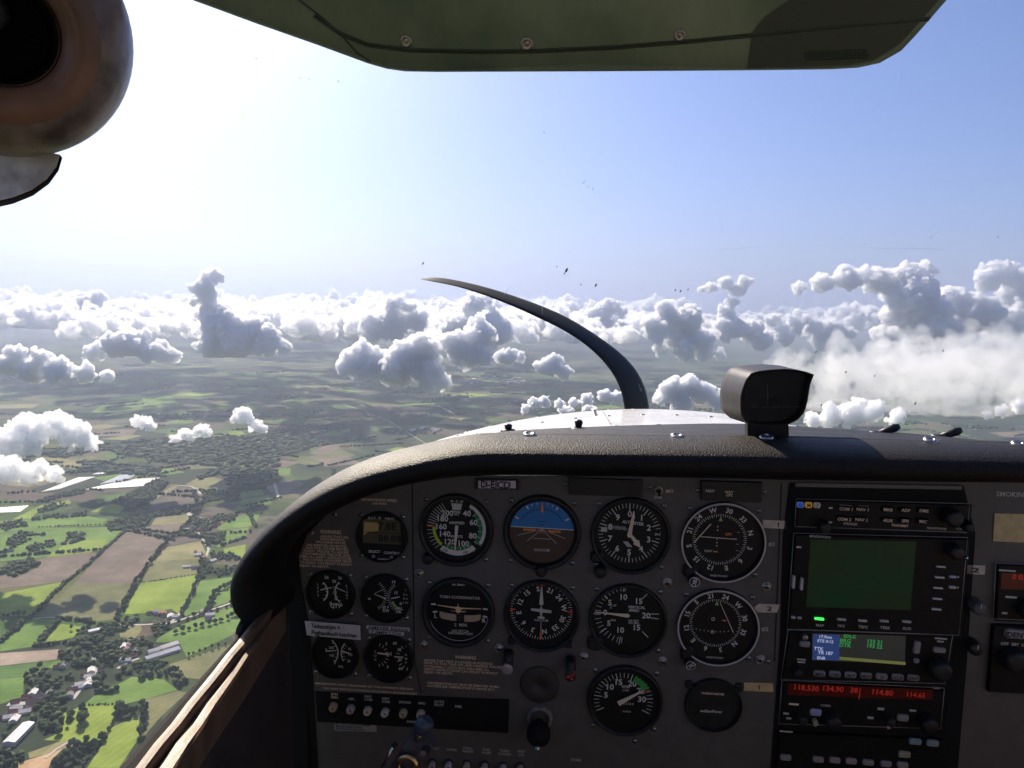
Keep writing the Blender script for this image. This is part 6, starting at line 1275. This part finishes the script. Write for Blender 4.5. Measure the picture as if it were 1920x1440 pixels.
for x, y, w, hh in [(150,855,5,24),(212,870,5,24)]: u, v = uv(*z4(x, y), h); mb.bbox(u-ox, v-oy, w*k, hh*k, h, h+.004, mark_dim, r=.4)
mb.build('card_latch', e); bars_on(e, ox, oy, [(*z4(196,595),9,3,mark_white)], h, 'card_mark')
# gps
e, ox, oy, h = unit('gps_navigator', 'GPS navigator with blue and green lettered screen and oval keys', 'radio', [z8(150,197), z8(1385,242), z8(1325,606), z8(96,577)])
screen_on(e, ox, oy, [z8(330,228), z8(1032,248), z8(1026,460), z8(328,430)], h, pmat('grey_screen', (.02,.022,.022), .25, emit=(.030,.032,.030), strength=.2))
screen_on(e, ox, oy, [z8(338,234), z8(538,240), z8(534,432), z8(334,426)], h + .0002, pmat('blue_screen', (.02,.04,.15), .3, emit=(.045,.095,.30), strength=.15), 'blue_pane')
gtx = pmat('green_text', (.02,.2,.04), .5, emit=(.05,.45,.10), strength=.2); wtx = pmat('blue_screen_text', (.4,.45,.6), .5, emit=(.5,.55,.8), strength=.25)
lines_on(e, ox, oy, [('EDLG', *z8(612,252), 5.5, gtx), ('BRG', *z8(580,285), 6.5, gtx), ('DTK', *z8(580,318), 6.5, gtx), ('123 21', *z8(800,292), 6.5, gtx), ('193 22', *z8(800,326), 6.5, gtx)], h, 'green_readout'); lines_on(e, ox, oy, [('17.9nm', *z8(432,256), 5, wtx), ('ETE 0:12', *z8(430,288), 5, wtx), ('TTK', *z8(380,344), 5.6, wtx), ('TR 187', *z8(430,376), 5.6, wtx), ('ENR', *z8(400,414), 5, wtx)], h + .0002, 'blue_readout')
bars_on(e, ox, oy, [(*z8(780,435), 120, 6, pmat('olive_band', (.12,.13,.04), .5, emit=(.13,.14,.04), strength=.3))], h, 'status_band')
keym = pmat('grey_key', (.30,.27,.25), .5)
for x, y, t in [(382,526,'MSG'),(497,530,'OBS'),(614,536,'ALT'),(731,542,'NRST'),(848,548,'D'),(968,552,'CLR'),(1086,558,'ENT')]: key_off(e, ox, oy, *z8(x, y), 21, 11, h, h+.003, keym, 'key', t)
for x, y, w, hh in [(272,305,19,11),(1280,350,22,10),(1112,330,12,24),(1108,430,10,9)]: key_off(e, ox, oy, *z8(x, y), w, hh, h, h+.003, keym)
bars_on(e, ox, oy, [(*z8(250,425),16,3,mark_dim),(*z8(250,445),14,3,mark_dim),(*z8(1295,268),22,3,mark_dim),(*z8(1292,290),12,3,mark_dim)], h); knob_on(e, ox, oy, *z8(265,240), 6, h, .008, steel)
knob_on(e, ox, oy, *z8(1260,470), 20, h, .016); knob_on(e, ox, oy, *z8(210,500), 9, h, .010)
# nav com radio
e, ox, oy, h = unit('communication_radio', 'communication radio with a row of red frequency digits', 'radio', [z8(104,580), z8(1322,640), z8(1295,945), z8(80,908)])
screen_on(e, ox, oy, [z8(150,602), z8(1240,652), z8(1232,730), z8(146,690)], h, pmat('red_window', (.03,.004,.003), .25, emit=(.10,.008,.005), strength=.05))
red = pmat('red_digits', (.4,.02,.01), .5, emit=(1.0,.06,.03), strength=.05)
lines_on(e, ox, oy, [('118.530', *z8(290,638), 9, red), ('134.90', *z8(490,645), 9, red), ('38', *z8(645,655), 9, red), ('114.80', *z8(860,672), 9, red), ('114.65', *z8(1110,690), 8, red)], h, 'digits'); bars_on(e, ox, oy, [(*z8(686,682), 2, 22, red)], h, 'divider')
for x, y, m_ in [(355,818,pmat('lilac_key', (.40,.40,.52), .5)),(1006,858,keym)]: key_off(e, ox, oy, *z8(x, y), 21, 13, h, h+.003, m_)
bars_on(e, ox, oy, [(*z8(193,760),18,4,mark_tan),(*z8(845,795),12,5,mark_dim),(*z8(135,830),10,4,mark_dim),(*z8(155,866),9,4,mark_dim),(*z8(768,862),11,5,mark_dim),(*z8(1085,808),12,4,mark_dim),(*z8(905,935),6,5,mark_dim)], h); lines_on(e, ox, oy, [('COMM', *z8(430,770), 3.6, mark_dim), ('NAV', *z8(1265,640), 4, mark_dim)], h)
for x, y, r_ in [(470,860,15),(1180,880,16),(240,840,9),(890,850,9)]: knob_on(e, ox, oy, *z8(x, y), r_, h, .014)
mb = MB(); u, v = uv(*z8(348,885), h); k = mpp(1527, 1350); mb.bbox(u-ox, v-oy, 9*k, 12*k, h, h+.005, pmat('pale_green_key', (.35,.38,.26), .5), rot=.4); mb.build('transfer_key', e)
e, ox, oy, h = unit('transponder', 'dark transponder with a row of dim keys at the picture bottom', 'radio', [z8(78,950), z8(1300,1010), z8(1270,1330), z8(50,1290)], edge=False)
for x, y in [(130,1155),(373,1170),(497,1175),(620,1182),(748,1192),(880,1202),(1005,1210)]: key_off(e, ox, oy, *z8(x, y), 20, 11, h, h+.003, keym if x != 620 else pmat('rose_key', (.40,.30,.27), .5))
for x, y, m_ in [(1100,1036,pmat('teal_key', (.22,.33,.33), .5)),(1230,1048,pmat('grey_teal_key', (.27,.32,.31), .5)),(1018,1132,pmat('khaki_key', (.36,.34,.22), .5))]: key_off(e, ox, oy, *z8(x, y), 22, 12, h, h+.003, m_)
bars_on(e, ox, oy, [(*z8(135,965),24,3,mark_dim)], h)
# right-hand set
e, ox, oy, h = unit('second_radio', 'second radio with small red figures cut by the picture edge', 'radio', [(1867,1056),(2010,1061),(2005,1166),(1862,1160)])
screen_on(e, ox, oy, [(1878,1074), (1990,1078), (1988,1108), (1876,1104)], h, pmat('dark_red_window', (.03,.004,.004), .25, emit=(.05,.004,.003), strength=.12)); lines_on(e, ox, oy, [('0 0.5', *z4(1890,824), 9, red)], h, 'digits'); bars_on(e, ox, oy, [(*z4(1820,978),20,4,mark_dim),(*z4(1770,1100),10,4,mark_dim),(*z4(1790,775),30,3,mark_dim)], h); knob_on(e, ox, oy, 1925, 1140, 18, h)
e, ox, oy, h = unit('third_radio', 'dark radio with a pale oval key and round knobs near the picture edge', 'radio', [(1858,1168),(2008,1174),(1998,1300),(1848,1292)], edge=False); key_off(e, ox, oy, 1902, 1187, 38, 17, h, h+.004, keym, 'key', 'IDENT'); lines_on(e, ox, oy, [('OFF  SBY  ON', 1902, 1208, 5, mark_dim)], h); knob_on(e, ox, oy, 1895, 1232, 22, h, .014)
for px, py, lab in [(1824,1130,'round grey adjusting knob between the map display and the second radio'),(1818,1205,'round black adjusting knob beside the GPS navigator')]:
    e = empty('panel_knob', lab, 'knob', pframe(px, py)); k = mpp(px, py); knob(e, 0, 0, 13*k, .016, black_plastic if py > 1150 else pmat('grey_knob', (.10,.09,.085), .5), 'grip'); mb = MB(); mb.rect(0, 7*k, 1.6*k, 9*k, .0167, mark_dim); mb.build('pointer_mark', e)
